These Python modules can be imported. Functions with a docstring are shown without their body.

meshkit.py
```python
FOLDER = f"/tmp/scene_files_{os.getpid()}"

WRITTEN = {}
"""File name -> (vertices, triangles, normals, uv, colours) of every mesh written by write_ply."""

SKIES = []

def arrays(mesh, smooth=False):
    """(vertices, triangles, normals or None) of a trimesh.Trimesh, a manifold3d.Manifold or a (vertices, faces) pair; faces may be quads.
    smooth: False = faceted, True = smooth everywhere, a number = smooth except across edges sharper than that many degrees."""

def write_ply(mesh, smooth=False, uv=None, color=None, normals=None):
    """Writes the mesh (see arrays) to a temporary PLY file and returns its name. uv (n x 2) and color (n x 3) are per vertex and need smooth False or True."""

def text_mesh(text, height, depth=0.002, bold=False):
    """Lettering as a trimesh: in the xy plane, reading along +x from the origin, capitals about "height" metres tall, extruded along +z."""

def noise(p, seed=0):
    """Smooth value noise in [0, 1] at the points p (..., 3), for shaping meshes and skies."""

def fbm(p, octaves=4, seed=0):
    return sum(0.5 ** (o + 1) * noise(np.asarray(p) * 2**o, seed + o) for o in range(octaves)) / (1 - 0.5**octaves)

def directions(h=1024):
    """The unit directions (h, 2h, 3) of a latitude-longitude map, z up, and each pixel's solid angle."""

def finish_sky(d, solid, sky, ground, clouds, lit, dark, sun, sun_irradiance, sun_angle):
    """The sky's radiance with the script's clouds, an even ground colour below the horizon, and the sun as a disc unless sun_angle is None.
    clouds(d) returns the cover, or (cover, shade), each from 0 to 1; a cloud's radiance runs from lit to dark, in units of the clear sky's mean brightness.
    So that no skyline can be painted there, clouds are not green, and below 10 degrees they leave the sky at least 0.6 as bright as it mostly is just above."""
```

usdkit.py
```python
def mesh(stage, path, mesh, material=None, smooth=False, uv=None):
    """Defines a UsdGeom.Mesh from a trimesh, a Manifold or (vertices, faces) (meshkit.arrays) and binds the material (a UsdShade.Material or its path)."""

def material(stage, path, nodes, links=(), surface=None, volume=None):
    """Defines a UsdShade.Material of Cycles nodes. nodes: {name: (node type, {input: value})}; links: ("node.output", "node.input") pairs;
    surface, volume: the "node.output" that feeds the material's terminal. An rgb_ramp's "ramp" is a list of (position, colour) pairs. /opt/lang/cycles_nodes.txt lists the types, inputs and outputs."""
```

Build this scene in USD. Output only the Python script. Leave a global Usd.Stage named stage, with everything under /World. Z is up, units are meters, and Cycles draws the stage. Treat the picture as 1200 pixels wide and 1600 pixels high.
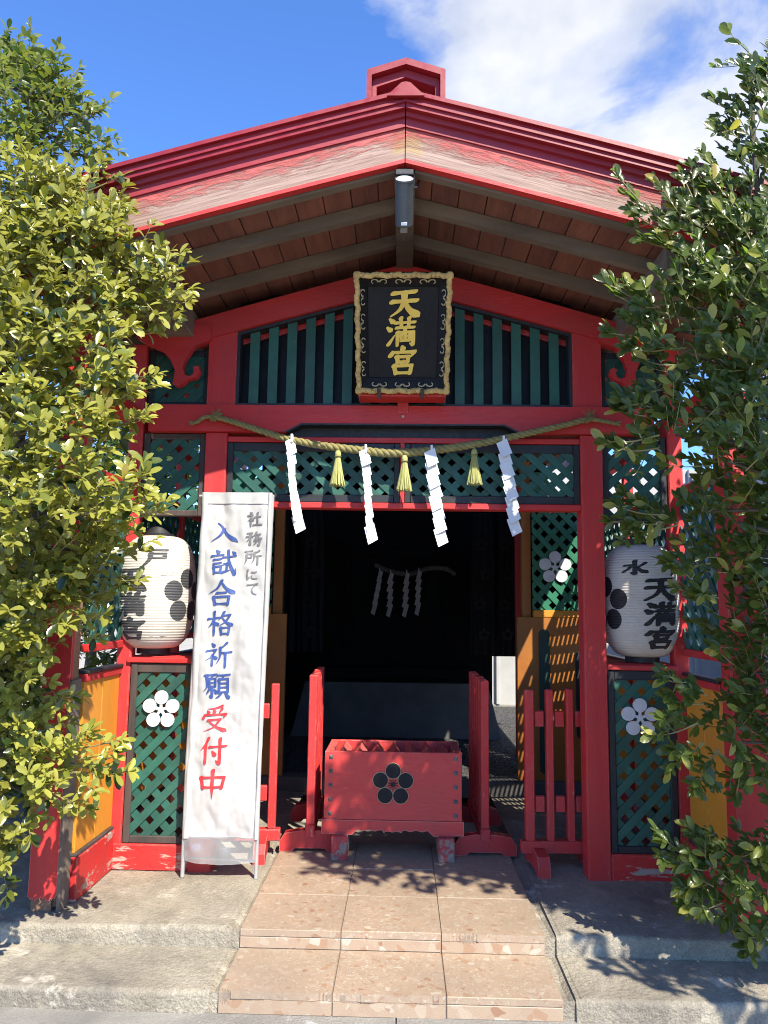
import math, random
import numpy as np
import trimesh
import shapely.geometry as sg
from shapely import union_all, affinity
import usdkit, meshkit
from pxr import Usd, UsdGeom, UsdLux, UsdShade, Gf, Sdf

# light and exposure
EXPOSURE, SUNI, SUNAZ, SUNEL = 1.24, 1.14, 30.0, 46.0
SKYS, SKYTINT, CLOUD = 0.115, (0.70, 0.93, 1.25), 4.2

stage = Usd.Stage.CreateInMemory()
UsdGeom.SetStageUpAxis(stage, 'Z')
UsdGeom.Xform.Define(stage, '/World')
UsdGeom.Scope.Define(stage, '/World/Looks')
PI = math.pi

# ------------------------------------------------------------------ camera
FPX, PITCH, ROLL, YAW = 1205.0, math.radians(7.1), 0.0135, 31.0 / 1205.0
CAM = np.array([0.0, -4.26, 1.4])
cy_, sy_ = math.cos(YAW), math.sin(YAW)
fwd = np.array([-sy_ * math.cos(PITCH), cy_ * math.cos(PITCH), math.sin(PITCH)])
rgt = np.array([cy_, sy_, 0.0])
upv = np.cross(rgt, fwd)
cr = math.cos(ROLL) * rgt + math.sin(ROLL) * upv
cu = -math.sin(ROLL) * rgt + math.cos(ROLL) * upv
cam = UsdGeom.Camera.Define(stage, '/World/camera')
cam.CreateHorizontalApertureAttr(36.0)
cam.CreateVerticalApertureAttr(48.0)
cam.CreateFocalLengthAttr(36.0 * FPX / 1200.0)
cam.CreateClippingRangeAttr(Gf.Vec2f(0.05, 5000))
mt = Gf.Matrix4d(*cr, 0, *cu, 0, *(-fwd), 0, *CAM, 1)
cam.AddTransformOp().Set(mt)
cam.CreateExposureAttr(EXPOSURE)

# ------------------------------------------------------------------ sky and sun
SUN_AZ, SUN_EL = math.radians(SUNAZ), math.radians(SUNEL)      # azimuth measured from the camera side (-y) towards +x
sun = np.array([math.sin(SUN_AZ) * math.cos(SUN_EL), -math.cos(SUN_AZ) * math.cos(SUN_EL), math.sin(SUN_EL)])
def look_rot(z):
    z = z / np.linalg.norm(z); x = np.cross([0, 0, 1.0], z); x /= np.linalg.norm(x); y = np.cross(z, x)
    return x, y, z
dl = UsdLux.DistantLight.Define(stage, '/World/sun')
dl.CreateIntensityAttr(SUNI); dl.CreateAngleAttr(0.5); dl.CreateNormalizeAttr(True); dl.CreateColorAttr(Gf.Vec3f(1.0, 0.93, 0.80))
x_, y_, z_ = look_rot(sun)
dl.AddTransformOp().Set(Gf.Matrix4d(*x_, 0, *y_, 0, *z_, 0, *(sun * 30), 1))
def ray(px, py):
    return (px - 600) / FPX * cr - (py - 800) / FPX * cu + fwd
cdir = ray(1150, 100); cdir = cdir / np.linalg.norm(cdir)
dome = UsdLux.DomeLight.Define(stage, '/World/sky')
skym = usdkit.material(stage, '/World/Looks/sky_air', {
    's': ('sky_texture', {'sky_type': 'single_scattering', 'sun_disc': False, 'sun_elevation': SUN_EL, 'sun_rotation': math.atan2(sun[0], sun[1]), 'air_density': 1.0, 'aerosol_density': 0.2, 'ozone_density': 6.0}),
    'tc': ('texture_coordinate', {}),
    'mp': ('mapping', {'scale': (1.0, 1.0, 1.35), 'location': (8.3, 4.1, 0.9)}),
    'n1': ('noise_texture', {'scale': 2.6, 'detail': 9.0, 'roughness': 0.58, 'distortion': 0.3}),
    'n2': ('noise_texture', {'scale': 5.0, 'detail': 6.0, 'roughness': 0.55}),
    'dot': ('vector_math', {'math_type': 'dot_product', 'vector2': tuple(cdir)}),
    'dm': ('map_range', {'from_min': 0.895, 'from_max': 0.99, 'to_min': -0.06, 'to_max': 0.18, 'clamp': True}),
    'ad': ('math', {'math_type': 'add'}),
    'rp': ('rgb_ramp', {'ramp': [(0.0, (0, 0, 0)), (0.54, (0, 0, 0)), (0.59, (.28, .28, .28)), (0.645, (.74, .74, .74)), (0.74, (.96, .96, .96)), (1, (1, 1, 1))]}),
    'cc': ('rgb_ramp', {'ramp': [(0.3, tuple(np.array((.60, .65, .76)) * CLOUD)), (0.62, tuple(np.array((1.02, 1.02, 1.03)) * CLOUD))]}),
    'ng': ('gamma', {'gamma': 1.0}),
    'mx': ('mix_color', {'use_clamp': False, 'use_clamp_result': False}),
    'tint': ('mix_color', {'blend_type': 'multiply', 'fac': 1.0, 'b': SKYTINT, 'use_clamp': False, 'use_clamp_result': False}),
    'bg': ('background_shader', {'strength': SKYS}),
}, [('tc.generated', 'mp.vector'), ('mp.vector', 'n1.vector'), ('mp.vector', 'n2.vector'), ('tc.generated', 'dot.vector1'), ('dot.value', 'dm.value'),
    ('n1.fac', 'ad.value1'), ('dm.result', 'ad.value2'), ('ad.value', 'rp.fac'), ('n2.fac', 'cc.fac'), ('s.color', 'tint.a'), ('tint.result', 'mx.a'), ('cc.color', 'mx.b'), ('rp.color', 'mx.fac'), ('mx.result', 'bg.color')], surface='bg.background')
UsdShade.MaterialBindingAPI.Apply(dome.GetPrim()).Bind(skym)
dome.GetPrim().SetCustomDataByKey('kind', 'structure')
# ------------------------------------------------------------------ helpers
COUNT, LOC = {}, {}
def numbered(parent, name):
    k = (parent, name); n = COUNT.get(k, -1) + 1; COUNT[k] = n
    return name if n == 0 else '%s_%03d' % (name, n)
def tag(prim, label=None, category=None, group=None, kind=None):
    for k, v in (('label', label), ('category', category), ('group', group), ('kind', kind)):
        if v: prim.SetCustomDataByKey(k, v)
    return prim
class MB:
    """collects geometry that becomes ONE mesh"""
    def __init__(self): self.v, self.f, self.n = [], [], 0
    def add(self, v, f):
        v = np.asarray(v, float); self.v.append(v); self.f.append(np.asarray(f, int) + self.n); self.n += len(v); return self
    def mesh(self, m): return self.add(np.array(m.vertices), np.array(m.faces))
    def arr(self): return np.vstack(self.v), np.vstack(self.f)
_t = trimesh.convex.convex_hull(np.array([(sx * a, sy * b, sz * c) for sx in (-1, 1) for sy in (-1, 1) for sz in (-1, 1) for a, b, c in ((3, 2, 2), (2, 3, 2), (2, 2, 3))], float))
_sign = np.sign(np.array(_t.vertices)); _big = (np.abs(np.array(_t.vertices)) > 2.5); _bf = np.array(_t.faces)
def boxv(s, ch):
    h = np.asarray(s, float) / 2; ch = min(ch, h.min() * 0.45)
    return _sign * np.where(_big, h, h - ch)
def box(mb, x0, x1, y0, y1, z0, z1, ch=0.004):
    return mb.add(boxv((x1 - x0, y1 - y0, z1 - z0), ch) + [(x0 + x1) / 2, (y0 + y1) / 2, (z0 + z1) / 2], _bf)
def beam(mb, p0, p1, w, h, up=(0, 0, 1), ch=0.003):
    """a bar from p0 to p1, w wide sideways and h high along up"""
    p0, p1 = np.asarray(p0, float), np.asarray(p1, float); d = p1 - p0; L = np.linalg.norm(d); x = d / L
    u = np.asarray(up, float); u = u - x * (u @ x); u /= np.linalg.norm(u); s = np.cross(u, x)
    return mb.add(boxv((L, w, h), ch) @ np.stack([x, s, u]) + (p0 + p1) / 2, _bf)
def prism(mb, poly, a0, a1, plane='xz'):
    """extrudes a shapely polygon of the plane from a0 to a1 along the third axis"""
    for g in getattr(poly, 'geoms', [poly]):
        if g.is_empty or g.area < 1e-8: continue
        m = trimesh.creation.extrude_polygon(g, abs(a1 - a0), engine='earcut'); v = np.array(m.vertices); f = np.array(m.faces); lo = min(a0, a1)
        if plane == 'xz': v = np.stack([v[:, 0], v[:, 2] + lo, v[:, 1]], 1); f = f[:, ::-1]
        elif plane == 'yz': v = np.stack([v[:, 2] + lo, v[:, 0], v[:, 1]], 1)
        else: v = v + [0, 0, lo]
        mb.add(v, f)
    return mb
def lathe(mb, prof, c=(0, 0, 0), n=48, R=None):
    prof = np.asarray(prof, float); a = np.arange(n) * 2 * PI / n
    v = np.stack([prof[:, None, 0] * np.cos(a), prof[:, None, 0] * np.sin(a), np.broadcast_to(prof[:, None, 1], (len(prof), n))], -1).reshape(-1, 3)
    i, j = np.meshgrid(np.arange(len(prof) - 1), np.arange(n), indexing='ij'); j2 = (j + 1) % n
    q = np.stack([i * n + j, i * n + j2, (i + 1) * n + j2, (i + 1) * n + j], -1).reshape(-1, 4)
    if R is not None: v = v @ np.asarray(R).T
    return mb.add(v + c, np.vstack([q[:, [0, 1, 2]], q[:, [0, 2, 3]]]))
def tube(mb, pts, rad, n=8, cap=True):
    p = np.asarray(pts, float); rad = np.broadcast_to(np.asarray(rad, float), (len(p),)); t = np.gradient(p, axis=0); t /= np.linalg.norm(t, axis=1, keepdims=True) + 1e-12
    a = np.cross(t, np.where(np.abs(t[:, 2:]) < .9, [0, 0, 1.], [1., 0, 0])); a /= np.linalg.norm(a, axis=1, keepdims=True) + 1e-12; b = np.cross(t, a); an = np.arange(n) * 2 * PI / n
    v = (p[:, None] + rad[:, None, None] * (np.cos(an)[None, :, None] * a[:, None] + np.sin(an)[None, :, None] * b[:, None])).reshape(-1, 3)
    i, j = np.meshgrid(np.arange(len(p) - 1), np.arange(n), indexing='ij'); j2 = (j + 1) % n
    q = np.stack([i * n + j, i * n + j2, (i + 1) * n + j2, (i + 1) * n + j], -1).reshape(-1, 4); f = np.vstack([q[:, [0, 1, 2]], q[:, [0, 2, 3]]])
    if cap:
        k = len(v); v = np.vstack([v, p[:1], p[-1:]]); e = (len(p) - 1) * n
        f = np.vstack([f, [[k, (x + 1) % n, x] for x in range(n)], [[k + 1, e + x, e + (x + 1) % n] for x in range(n)]])
    return mb.add(v, f)
def curve(pts, n=24):
    """Catmull-Rom through the points"""
    p = np.asarray(pts, float); p = np.vstack([2 * p[0] - p[1], p, 2 * p[-1] - p[-2]]); out = []
    m = len(p) - 3
    for s in np.linspace(0, m, n):
        i = min(int(s), m - 1); t = s - i; a, b, c, d = p[i:i + 4]
        out.append(.5 * (2 * b + (c - a) * t + (2 * a - 5 * b + 4 * c - d) * t * t + (3 * b - a - 3 * c + d) * t ** 3))
    return np.array(out)
def path_of(parent): return '/World' if parent is None else str(parent.GetPath())
def obj(name, mb, m, parent=None, smooth=False, label=None, kind=None, category=None, group=None):
    pp = path_of(parent); path = pp + '/' + numbered(pp, name)
    v, f = mb.arr() if isinstance(mb, MB) else (np.array(mb[0]), np.array(mb[1]))
    off = LOC.get(pp)
    LOC[path] = off
    if off is not None: v = v - off
    pr = usdkit.mesh(stage, path, (v, f), M[m], smooth=smooth).GetPrim()
    UsdGeom.Mesh(pr).CreateDoubleSidedAttr(True)
    return tag(pr, label, category, group, kind)
def thing(name, label, category, loc=(0, 0, 0), group=None):
    path = '/World/' + numbered('/World', name)
    x = UsdGeom.Xform.Define(stage, path); x.AddTranslateOp().Set(Gf.Vec3d(*map(float, loc))); LOC[path] = np.array(loc, float)
    return tag(x.GetPrim(), label, category, group)
def subgroup(name, parent, label=None):
    pp = path_of(parent); path = pp + '/' + numbered(pp, name)
    x = UsdGeom.Xform.Define(stage, path); LOC[path] = LOC.get(pp)
    return tag(x.GetPrim(), label)

# ------------------------------------------------------------------ materials
M = {}
def mat(name, c1, c2=None, soft=.025, scale=6.0, stretch=(1, 1, 1), rough=0.55, bump=0.15, bscale=60.0, wear=None, wear_c=(.42, .36, .31), wear_scale=9.0, wstretch=(1, 1, 1), spec=0.5, fade=None, dirt=None, rvar=0.12, coat=0.0, bdist=0.004, island=0.0, sheen=0.0, speck=0.0, chalk=None, edge=None):
    """base colour that drifts between c1 and c2, flaking wear, dirt blotches and fine relief"""
    c2 = c2 or tuple(x * .75 for x in c1)
    n = {'g': ('geometry', {}), 'mp': ('mapping', {'scale': stretch}), 'n1': ('noise_texture', {'scale': scale, 'detail': 6.0, 'roughness': .6}),
         'r1': ('rgb_ramp', {'ramp': [(0.32, c2), (0.68, c1)]}), 'n2': ('noise_texture', {'scale': bscale, 'detail': 5.0, 'roughness': .65}),
         'bp': ('bump', {'strength': bump, 'distance': bdist}), 'p': ('principled_bsdf', {'roughness': rough, 'specular_ior_level': spec, 'coat_weight': coat, 'sheen_weight': sheen}),
         'rr': ('map_range', {'to_min': max(.05, rough - rvar), 'to_max': min(1, rough + rvar), 'from_min': .3, 'from_max': .7, 'clamp': True})}
    l = [('g.position', 'mp.vector'), ('mp.vector', 'n1.vector'), ('mp.vector', 'n2.vector'), ('n1.fac', 'r1.fac'), ('n2.fac', 'bp.height'), ('bp.normal', 'p.normal'), ('n2.fac', 'rr.value'), ('rr.result', 'p.roughness')]
    col = 'r1.color'
    if island:
        n['iv'] = ('map_range', {'to_min': 1 - island, 'to_max': 1 + island}); n['ih'] = ('hsv', {}); n['oi'] = ('object_info', {})
        n['ia'] = ('math', {'math_type': 'add'}); n['ifr'] = ('math', {'math_type': 'fraction'})
        l += [('oi.random', 'ia.value1'), ('g.random_per_island', 'ia.value2'), ('ia.value', 'ifr.value1'), ('ifr.value', 'iv.value'), ('iv.result', 'ih.value'), (col, 'ih.color')]; col = 'ih.color'
    if chalk:
        n['nc'] = ('noise_texture', {'scale': 1.7, 'detail': 8.0, 'roughness': .72}); n['rk'] = ('rgb_ramp', {'ramp': [(.40, (0, 0, 0)), (.72, (.45, .45, .45))]}); n['mk'] = ('mix_color', {'b': chalk})
        l += [('mp.vector', 'nc.vector'), ('nc.fac', 'rk.fac'), ('rk.color', 'mk.fac'), (col, 'mk.a')]; col = 'mk.result'
    if speck:
        n['ns'] = ('noise_texture', {'scale': 120.0, 'detail': 6.0, 'roughness': .8}); n['sv'] = ('map_range', {'from_min': .3, 'from_max': .7, 'to_min': 1 - speck, 'to_max': 1 + speck}); n['sh'] = ('hsv', {})
        l += [('g.position', 'ns.vector'), ('ns.fac', 'sv.value'), ('sv.result', 'sh.value'), (col, 'sh.color')]; col = 'sh.color'
    if dirt:
        n['nd'] = ('noise_texture', {'scale': 2.3, 'detail': 7.0, 'roughness': .7}); n['rd'] = ('rgb_ramp', {'ramp': [(.45, (0, 0, 0)), (.75, (dirt,) * 3)]}); n['md'] = ('mix_color', {'b': (.06, .055, .05)})
        l += [('g.position', 'nd.vector'), ('nd.fac', 'rd.fac'), ('rd.color', 'md.fac'), (col, 'md.a')]; col = 'md.result'
    if wear:
        n['wm'] = ('mapping', {'scale': wstretch}); n['nw'] = ('noise_texture', {'scale': wear_scale, 'detail': 9.0, 'roughness': .72})
        n['rw'] = ('rgb_ramp', {'ramp': [(wear, (0, 0, 0)), (wear + soft, (1, 1, 1))]}); n['mw'] = ('mix_color', {'b': wear_c})
        l += [('g.position', 'wm.vector'), ('wm.vector', 'nw.vector'), ('nw.fac', 'rw.fac'), ('rw.color', 'mw.fac'), (col, 'mw.a')]; col = 'mw.result'
    if edge:
        n['bv'] = ('bevel', {'samples': 4, 'radius': .0055}); n['bd'] = ('vector_math', {'math_type': 'dot_product'}); n['be'] = ('map_range', {'from_min': .985, 'from_max': .86, 'to_min': 0.0, 'to_max': .55, 'clamp': True}); n['bn'] = ('noise_texture', {'scale': 24.0, 'detail': 6.0, 'roughness': .7}); n['ba'] = ('math', {'math_type': 'add'}); n['br'] = ('map_range', {'from_min': .82, 'from_max': .98, 'to_min': 0.0, 'to_max': .9, 'clamp': True}); n['bm'] = ('mix_color', {'b': edge})
        l += [('bv.bevel', 'bd.vector1'), ('g.true_normal', 'bd.vector2'), ('bd.value', 'be.value'), ('g.position', 'bn.vector'), ('be.result', 'ba.value1'), ('bn.fac', 'ba.value2'), ('ba.value', 'br.value'), ('br.result', 'bm.fac'), (col, 'bm.a')]; col = 'bm.result'
    l.append((col, 'p.base_color'))
    M[name] = usdkit.material(stage, '/World/Looks/' + name, n, l, surface='p.BSDF')
RED, RED2 = (.53, .018, .015), (.43, .014, .013)
mat('red_paint', RED, RED2, scale=3.0, stretch=(3, 3, .5), rough=.58, bump=.45, bscale=40, wear=.645, wear_c=(.46, .26, .22), wear_scale=17, wstretch=(1, 1, .3), dirt=.28, chalk=(.46, .055, .060), soft=.05, edge=(.52, .30, .26))
mat('red_beam', RED, RED2, scale=3.0, stretch=(.5, 3, 3), rough=.58, bump=.45, bscale=40, wear=.67, wear_c=(.36, .10, .09), wear_scale=12, wstretch=(.25, 1, 1), dirt=.28, chalk=(.46, .055, .060), soft=.05)
mat('red_trim', (.27, .010, .020), (.22, .008, .016), scale=3.0, stretch=(.5, 3, 3), rough=.5, bump=.3, bscale=40, wear=.70, wear_c=(.40, .14, .12), wear_scale=12, wstretch=(.2, 1, 1), dirt=.3, chalk=(.30, .035, .040), soft=.05)
mat('red_worn', RED, RED2, scale=3.0, stretch=(.4, 1, 1), rough=.6, bump=.5, bscale=40, edge=(.40, .30, .25), wear=.55, wear_c=(.36, .27, .22), wear_scale=7, wstretch=(.35, .6, 1.6), dirt=.3)
mat('red_chest', (.52, .040, .034), (.43, .028, .026), scale=4.0, stretch=(.3, 1, 1), rough=.55, bump=.4, bscale=50, wear=.66, wear_c=(.50, .28, .24), wear_scale=11, wstretch=(.15, 1, 1.6), dirt=.25, edge=(.55, .38, .33))
mat('red_edge', (.50, .06, .05), (.36, .10, .08), scale=18.0, rough=.7, bump=.5, wear=.58, wear_c=(.30, .20, .17), wear_scale=26, soft=.08)
mat('green_slat', (.015, .096, .067), (.010, .064, .046), scale=7.0, rough=.55, bump=.3, bscale=70, wear=.66, wear_c=(.13, .19, .17), wear_scale=18, island=.28, dirt=.3, soft=.04)
mat('green_bright', (.018, .16, .085), (.013, .12, .065), scale=7.0, rough=.5, bump=.25, bscale=70, island=.12)
mat('dark_frame', (.016, .018, .022), (.010, .011, .014), scale=9.0, rough=.55, bump=.3, bscale=60, wear=.66, wear_c=(.07, .06, .055), wear_scale=12, wstretch=(1, 1, .3))
mat('brown_frame', (.075, .052, .042), (.03, .024, .022), scale=9.0, stretch=(1, 1, .2), rough=.7, bump=.5, bscale=60, wear=.62, wear_c=(.16, .12, .10), wear_scale=14, wstretch=(1, 1, .2))
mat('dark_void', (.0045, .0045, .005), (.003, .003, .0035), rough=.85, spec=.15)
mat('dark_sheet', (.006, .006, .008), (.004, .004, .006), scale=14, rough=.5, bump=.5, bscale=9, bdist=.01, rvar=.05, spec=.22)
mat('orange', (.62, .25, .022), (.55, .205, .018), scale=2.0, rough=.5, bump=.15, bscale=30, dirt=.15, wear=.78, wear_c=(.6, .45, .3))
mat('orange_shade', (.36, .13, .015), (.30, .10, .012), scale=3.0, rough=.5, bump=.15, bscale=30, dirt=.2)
mat('old_wood', (.19, .145, .11), (.10, .077, .060), scale=5.0, stretch=(.25, 1, 1), rough=.8, bump=.7, bscale=38, wear=.62, wear_c=(.17, .14, .115), wear_scale=8, wstretch=(.25, 1, 1))
mat('soffit_wood', (.225, .082, .055), (.135, .050, .036), scale=6.0, stretch=(3, .35, 1), rough=.75, bump=.5, bscale=38, island=.16, dirt=.3)
mat('soffit_light', (.24, .13, .075), (.15, .078, .045), scale=6.0, stretch=(3, .35, 1), rough=.75, bump=.5, bscale=38, island=.2)
mat('metal_red', (.24, .009, .015), (.19, .007, .012), scale=2.0, rough=.42, bump=.12, bscale=20, wear=.70, wear_c=(.46, .20, .17), wear_scale=6, dirt=.1)
mat('black_lacquer', (.011, .011, .012), (.008, .008, .009), scale=12, rough=.7, spec=.25, bump=.15, bscale=60, wear=.72, wear_c=(.14, .13, .12), wear_scale=20)
mat('board_grey', (.020, .020, .022), (.014, .014, .016), scale=6, stretch=(1, 1, .2), rough=.8, spec=.25, bump=.2, wear=.715, wear_c=(.20, .18, .15), wear_scale=13, wstretch=(1, 1, .35))
mat('gold_carved', (.58, .40, .13), (.33, .205, .07), scale=30, rough=.5, bump=.8, bscale=70, wear=.6, wear_c=(.12, .075, .035), wear_scale=28, bdist=.006)
mat('gold_leaf', (.82, .57, .10), (.70, .46, .07), scale=14, rough=.42, bump=.2, bscale=60)
mat('gold_dull', (.42, .36, .22), (.30, .25, .15), scale=25, rough=.55, bump=.2)
mat('white_paint', (.62, .63, .66), (.50, .51, .53), scale=12, rough=.5, bump=.15, dirt=.25)
mat('ink', (.014, .014, .017), (.010, .010, .012), scale=20, rough=.6, bump=.1)
mat('ink_faded', (.055, .056, .060), (.042, .043, .046), scale=20, rough=.6, bump=.1)
mat('print_blue', (.035, .07, .25), (.03, .06, .21), scale=10, rough=.6, bump=.1)
mat('print_red', (.50, .035, .04), (.45, .03, .035), scale=10, rough=.6, bump=.1)
mat('print_grey', (.15, .15, .155), (.12, .12, .125), scale=10, rough=.6, bump=.1)
mat('iron', (.025, .025, .027), (.015, .015, .016), scale=20, rough=.5, bump=.3)
mat('stud', (.13, .12, .115), (.07, .065, .062), scale=30, rough=.55, bump=.3)
mat('lamp_grey', (.060, .068, .072), (.052, .058, .062), scale=12, rough=.38, bump=.05)
mat('lamp_glass', (.62, .66, .68), (.55, .6, .62), scale=8, rough=.12, bump=.02)
mat('rope', (.26, .22, .075), (.16, .14, .05), scale=40, rough=.75, bump=.8, bscale=160)
mat('straw', (.43, .43, .16), (.31, .31, .10), scale=30, stretch=(1, 1, .15), rough=.7, bump=.8, bscale=150)
mat('pole', (.34, .33, .32), (.26, .255, .25), scale=12, rough=.45, bump=.1)
mat('concrete', (.39, .345, .265), (.215, .188, .14), scale=4.5, rough=.92, bump=1.0, bscale=55, wear=.57, wear_c=(.50, .455, .37), soft=.10, wear_scale=4.2, dirt=.85, bdist=.012, speck=.38)
mat('concrete_grey', (.27, .255, .225), (.18, .17, .15), scale=3.0, rough=.9, bump=.8, bscale=80, wear=.62, wear_c=(.34, .34, .33), wear_scale=5, dirt=.4, bdist=.008, speck=.28)
mat('plinth', (.12, .114, .106), (.075, .071, .067), scale=3.0, rough=.9, bump=.5, dirt=.5)
mat('grout', (.27, .21, .155), (.18, .14, .105), scale=20, rough=.95, bump=.8)
mat('earth', (.36, .325, .265), (.28, .25, .20), scale=3, rough=.95, bump=.8, speck=.2)
mat('curtain', (.012, .0115, .013), (.008, .0078, .009), scale=5, rough=.8, bump=.2, spec=.2)
mat('curtain_crest', (.004, .004, .0045), (.003, .003, .0035), rough=.8)
mat('paper', (.70, .71, .73), (.64, .65, .67), scale=10, rough=.6, bump=.1)
mat('paper_dim', (.30, .27, .25), (.24, .22, .20), scale=10, rough=.7, bump=.1)
mat('wall_white', (.42, .415, .40), (.36, .355, .34), scale=1.5, rough=.8, bump=.2, dirt=.2)
mat('bark', (.10, .08, .06), (.05, .042, .034), scale=20, stretch=(1, 1, .3), rough=.9, bump=.8, bscale=60)
mat('twig', (.24, .22, .08), (.13, .11, .05), scale=12, rough=.7, bump=.3)

# weathered barge board: red paint left along the top, bare grey grain below
def barge_mat():
    n = {'g': ('geometry', {}), 'sx': ('separate_xyz', {}), 'ax': ('math', {'math_type': 'absolute'}), 'cv': ('combine_xyz', {}), 'h': ('math', {'math_type': 'multiply_add', 'value2': .275}),
         'm1': ('mapping', {'scale': (8, 3, 40)}), 'nz': ('noise_texture', {'scale': 1.0, 'detail': 9.0, 'roughness': .68, 'distortion': .4}),
         'nb': ('noise_texture', {'scale': 1.3, 'detail': 3.0}), 'k': ('math', {'math_type': 'multiply_add', 'value2': .26}), 'kb': ('math', {'math_type': 'multiply_add', 'value2': .10}),
         'mr': ('map_range', {'from_min': 3.698, 'from_max': 3.762, 'clamp': True}),
         'm2': ('mapping', {'scale': (2.6, 2, 75)}), 'gr': ('noise_texture', {'scale': 1.0, 'detail': 8.0, 'roughness': .7}),
         'wr': ('rgb_ramp', {'ramp': [(.28, (.13, .075, .06)), (.48, (.27, .175, .14)), (.7, (.37, .265, .215))]}),
         'pr': ('rgb_ramp', {'ramp': [(.32, (.17, .05, .045)), (.45, (.34, .045, .045)), (.65, (.44, .10, .09))]}),
         'mx': ('mix_color', {}), 'yz': ('math', {'math_type': 'multiply_add', 'value2': -1.0, 'value3': 3.548}), 'yz2': ('math', {'math_type': 'absolute'}), 'ym': ('math', {'math_type': 'maximum'}), 'yr': ('map_range', {'from_min': .050, 'from_max': .082, 'to_min': .85, 'to_max': 0.0, 'clamp': True}), 'ys': ('rgb_ramp', {'ramp': [(.40, (.17, .12, .09)), (.56, (.36, .24, .085))]}), 'wv': ('mix_color', {}), 'bp': ('bump', {'strength': .9, 'distance': .006}), 'hs': ('math', {'math_type': 'add'}), 'p': ('principled_bsdf', {'roughness': .7})}
    l = [('g.position', 'sx.vector'), ('sx.x', 'ax.value1'), ('ax.value', 'h.value1'), ('sx.z', 'h.value3'), ('sx.x', 'cv.x'), ('sx.y', 'cv.y'), ('h.value', 'cv.z'), ('cv.vector', 'm1.vector'), ('m1.vector', 'nz.vector'), ('g.position', 'nb.vector'), ('nz.fac', 'k.value1'), ('h.value', 'k.value3'),
         ('nb.fac', 'kb.value1'), ('k.value', 'kb.value3'), ('kb.value', 'mr.value'), ('cv.vector', 'm2.vector'), ('m2.vector', 'gr.vector'), ('gr.fac', 'wr.fac'), ('nz.fac', 'pr.fac'), ('h.value', 'yz.value1'), ('yz.value', 'yz2.value1'), ('yz2.value', 'ym.value1'), ('ax.value', 'ym.value2'), ('ym.value', 'yr.value'), ('gr.fac', 'ys.fac'), ('wr.color', 'wv.a'), ('ys.color', 'wv.b'), ('yr.result', 'wv.fac'), ('wv.result', 'mx.a'), ('pr.color', 'mx.b'), ('mr.result', 'mx.fac'),
         ('mx.result', 'p.base_color'), ('gr.fac', 'hs.value1'), ('mr.result', 'hs.value2'), ('hs.value', 'bp.height'), ('bp.normal', 'p.normal')]
    M['barge'] = usdkit.material(stage, '/World/Looks/barge', n, l, surface='p.BSDF')
barge_mat()
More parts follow.
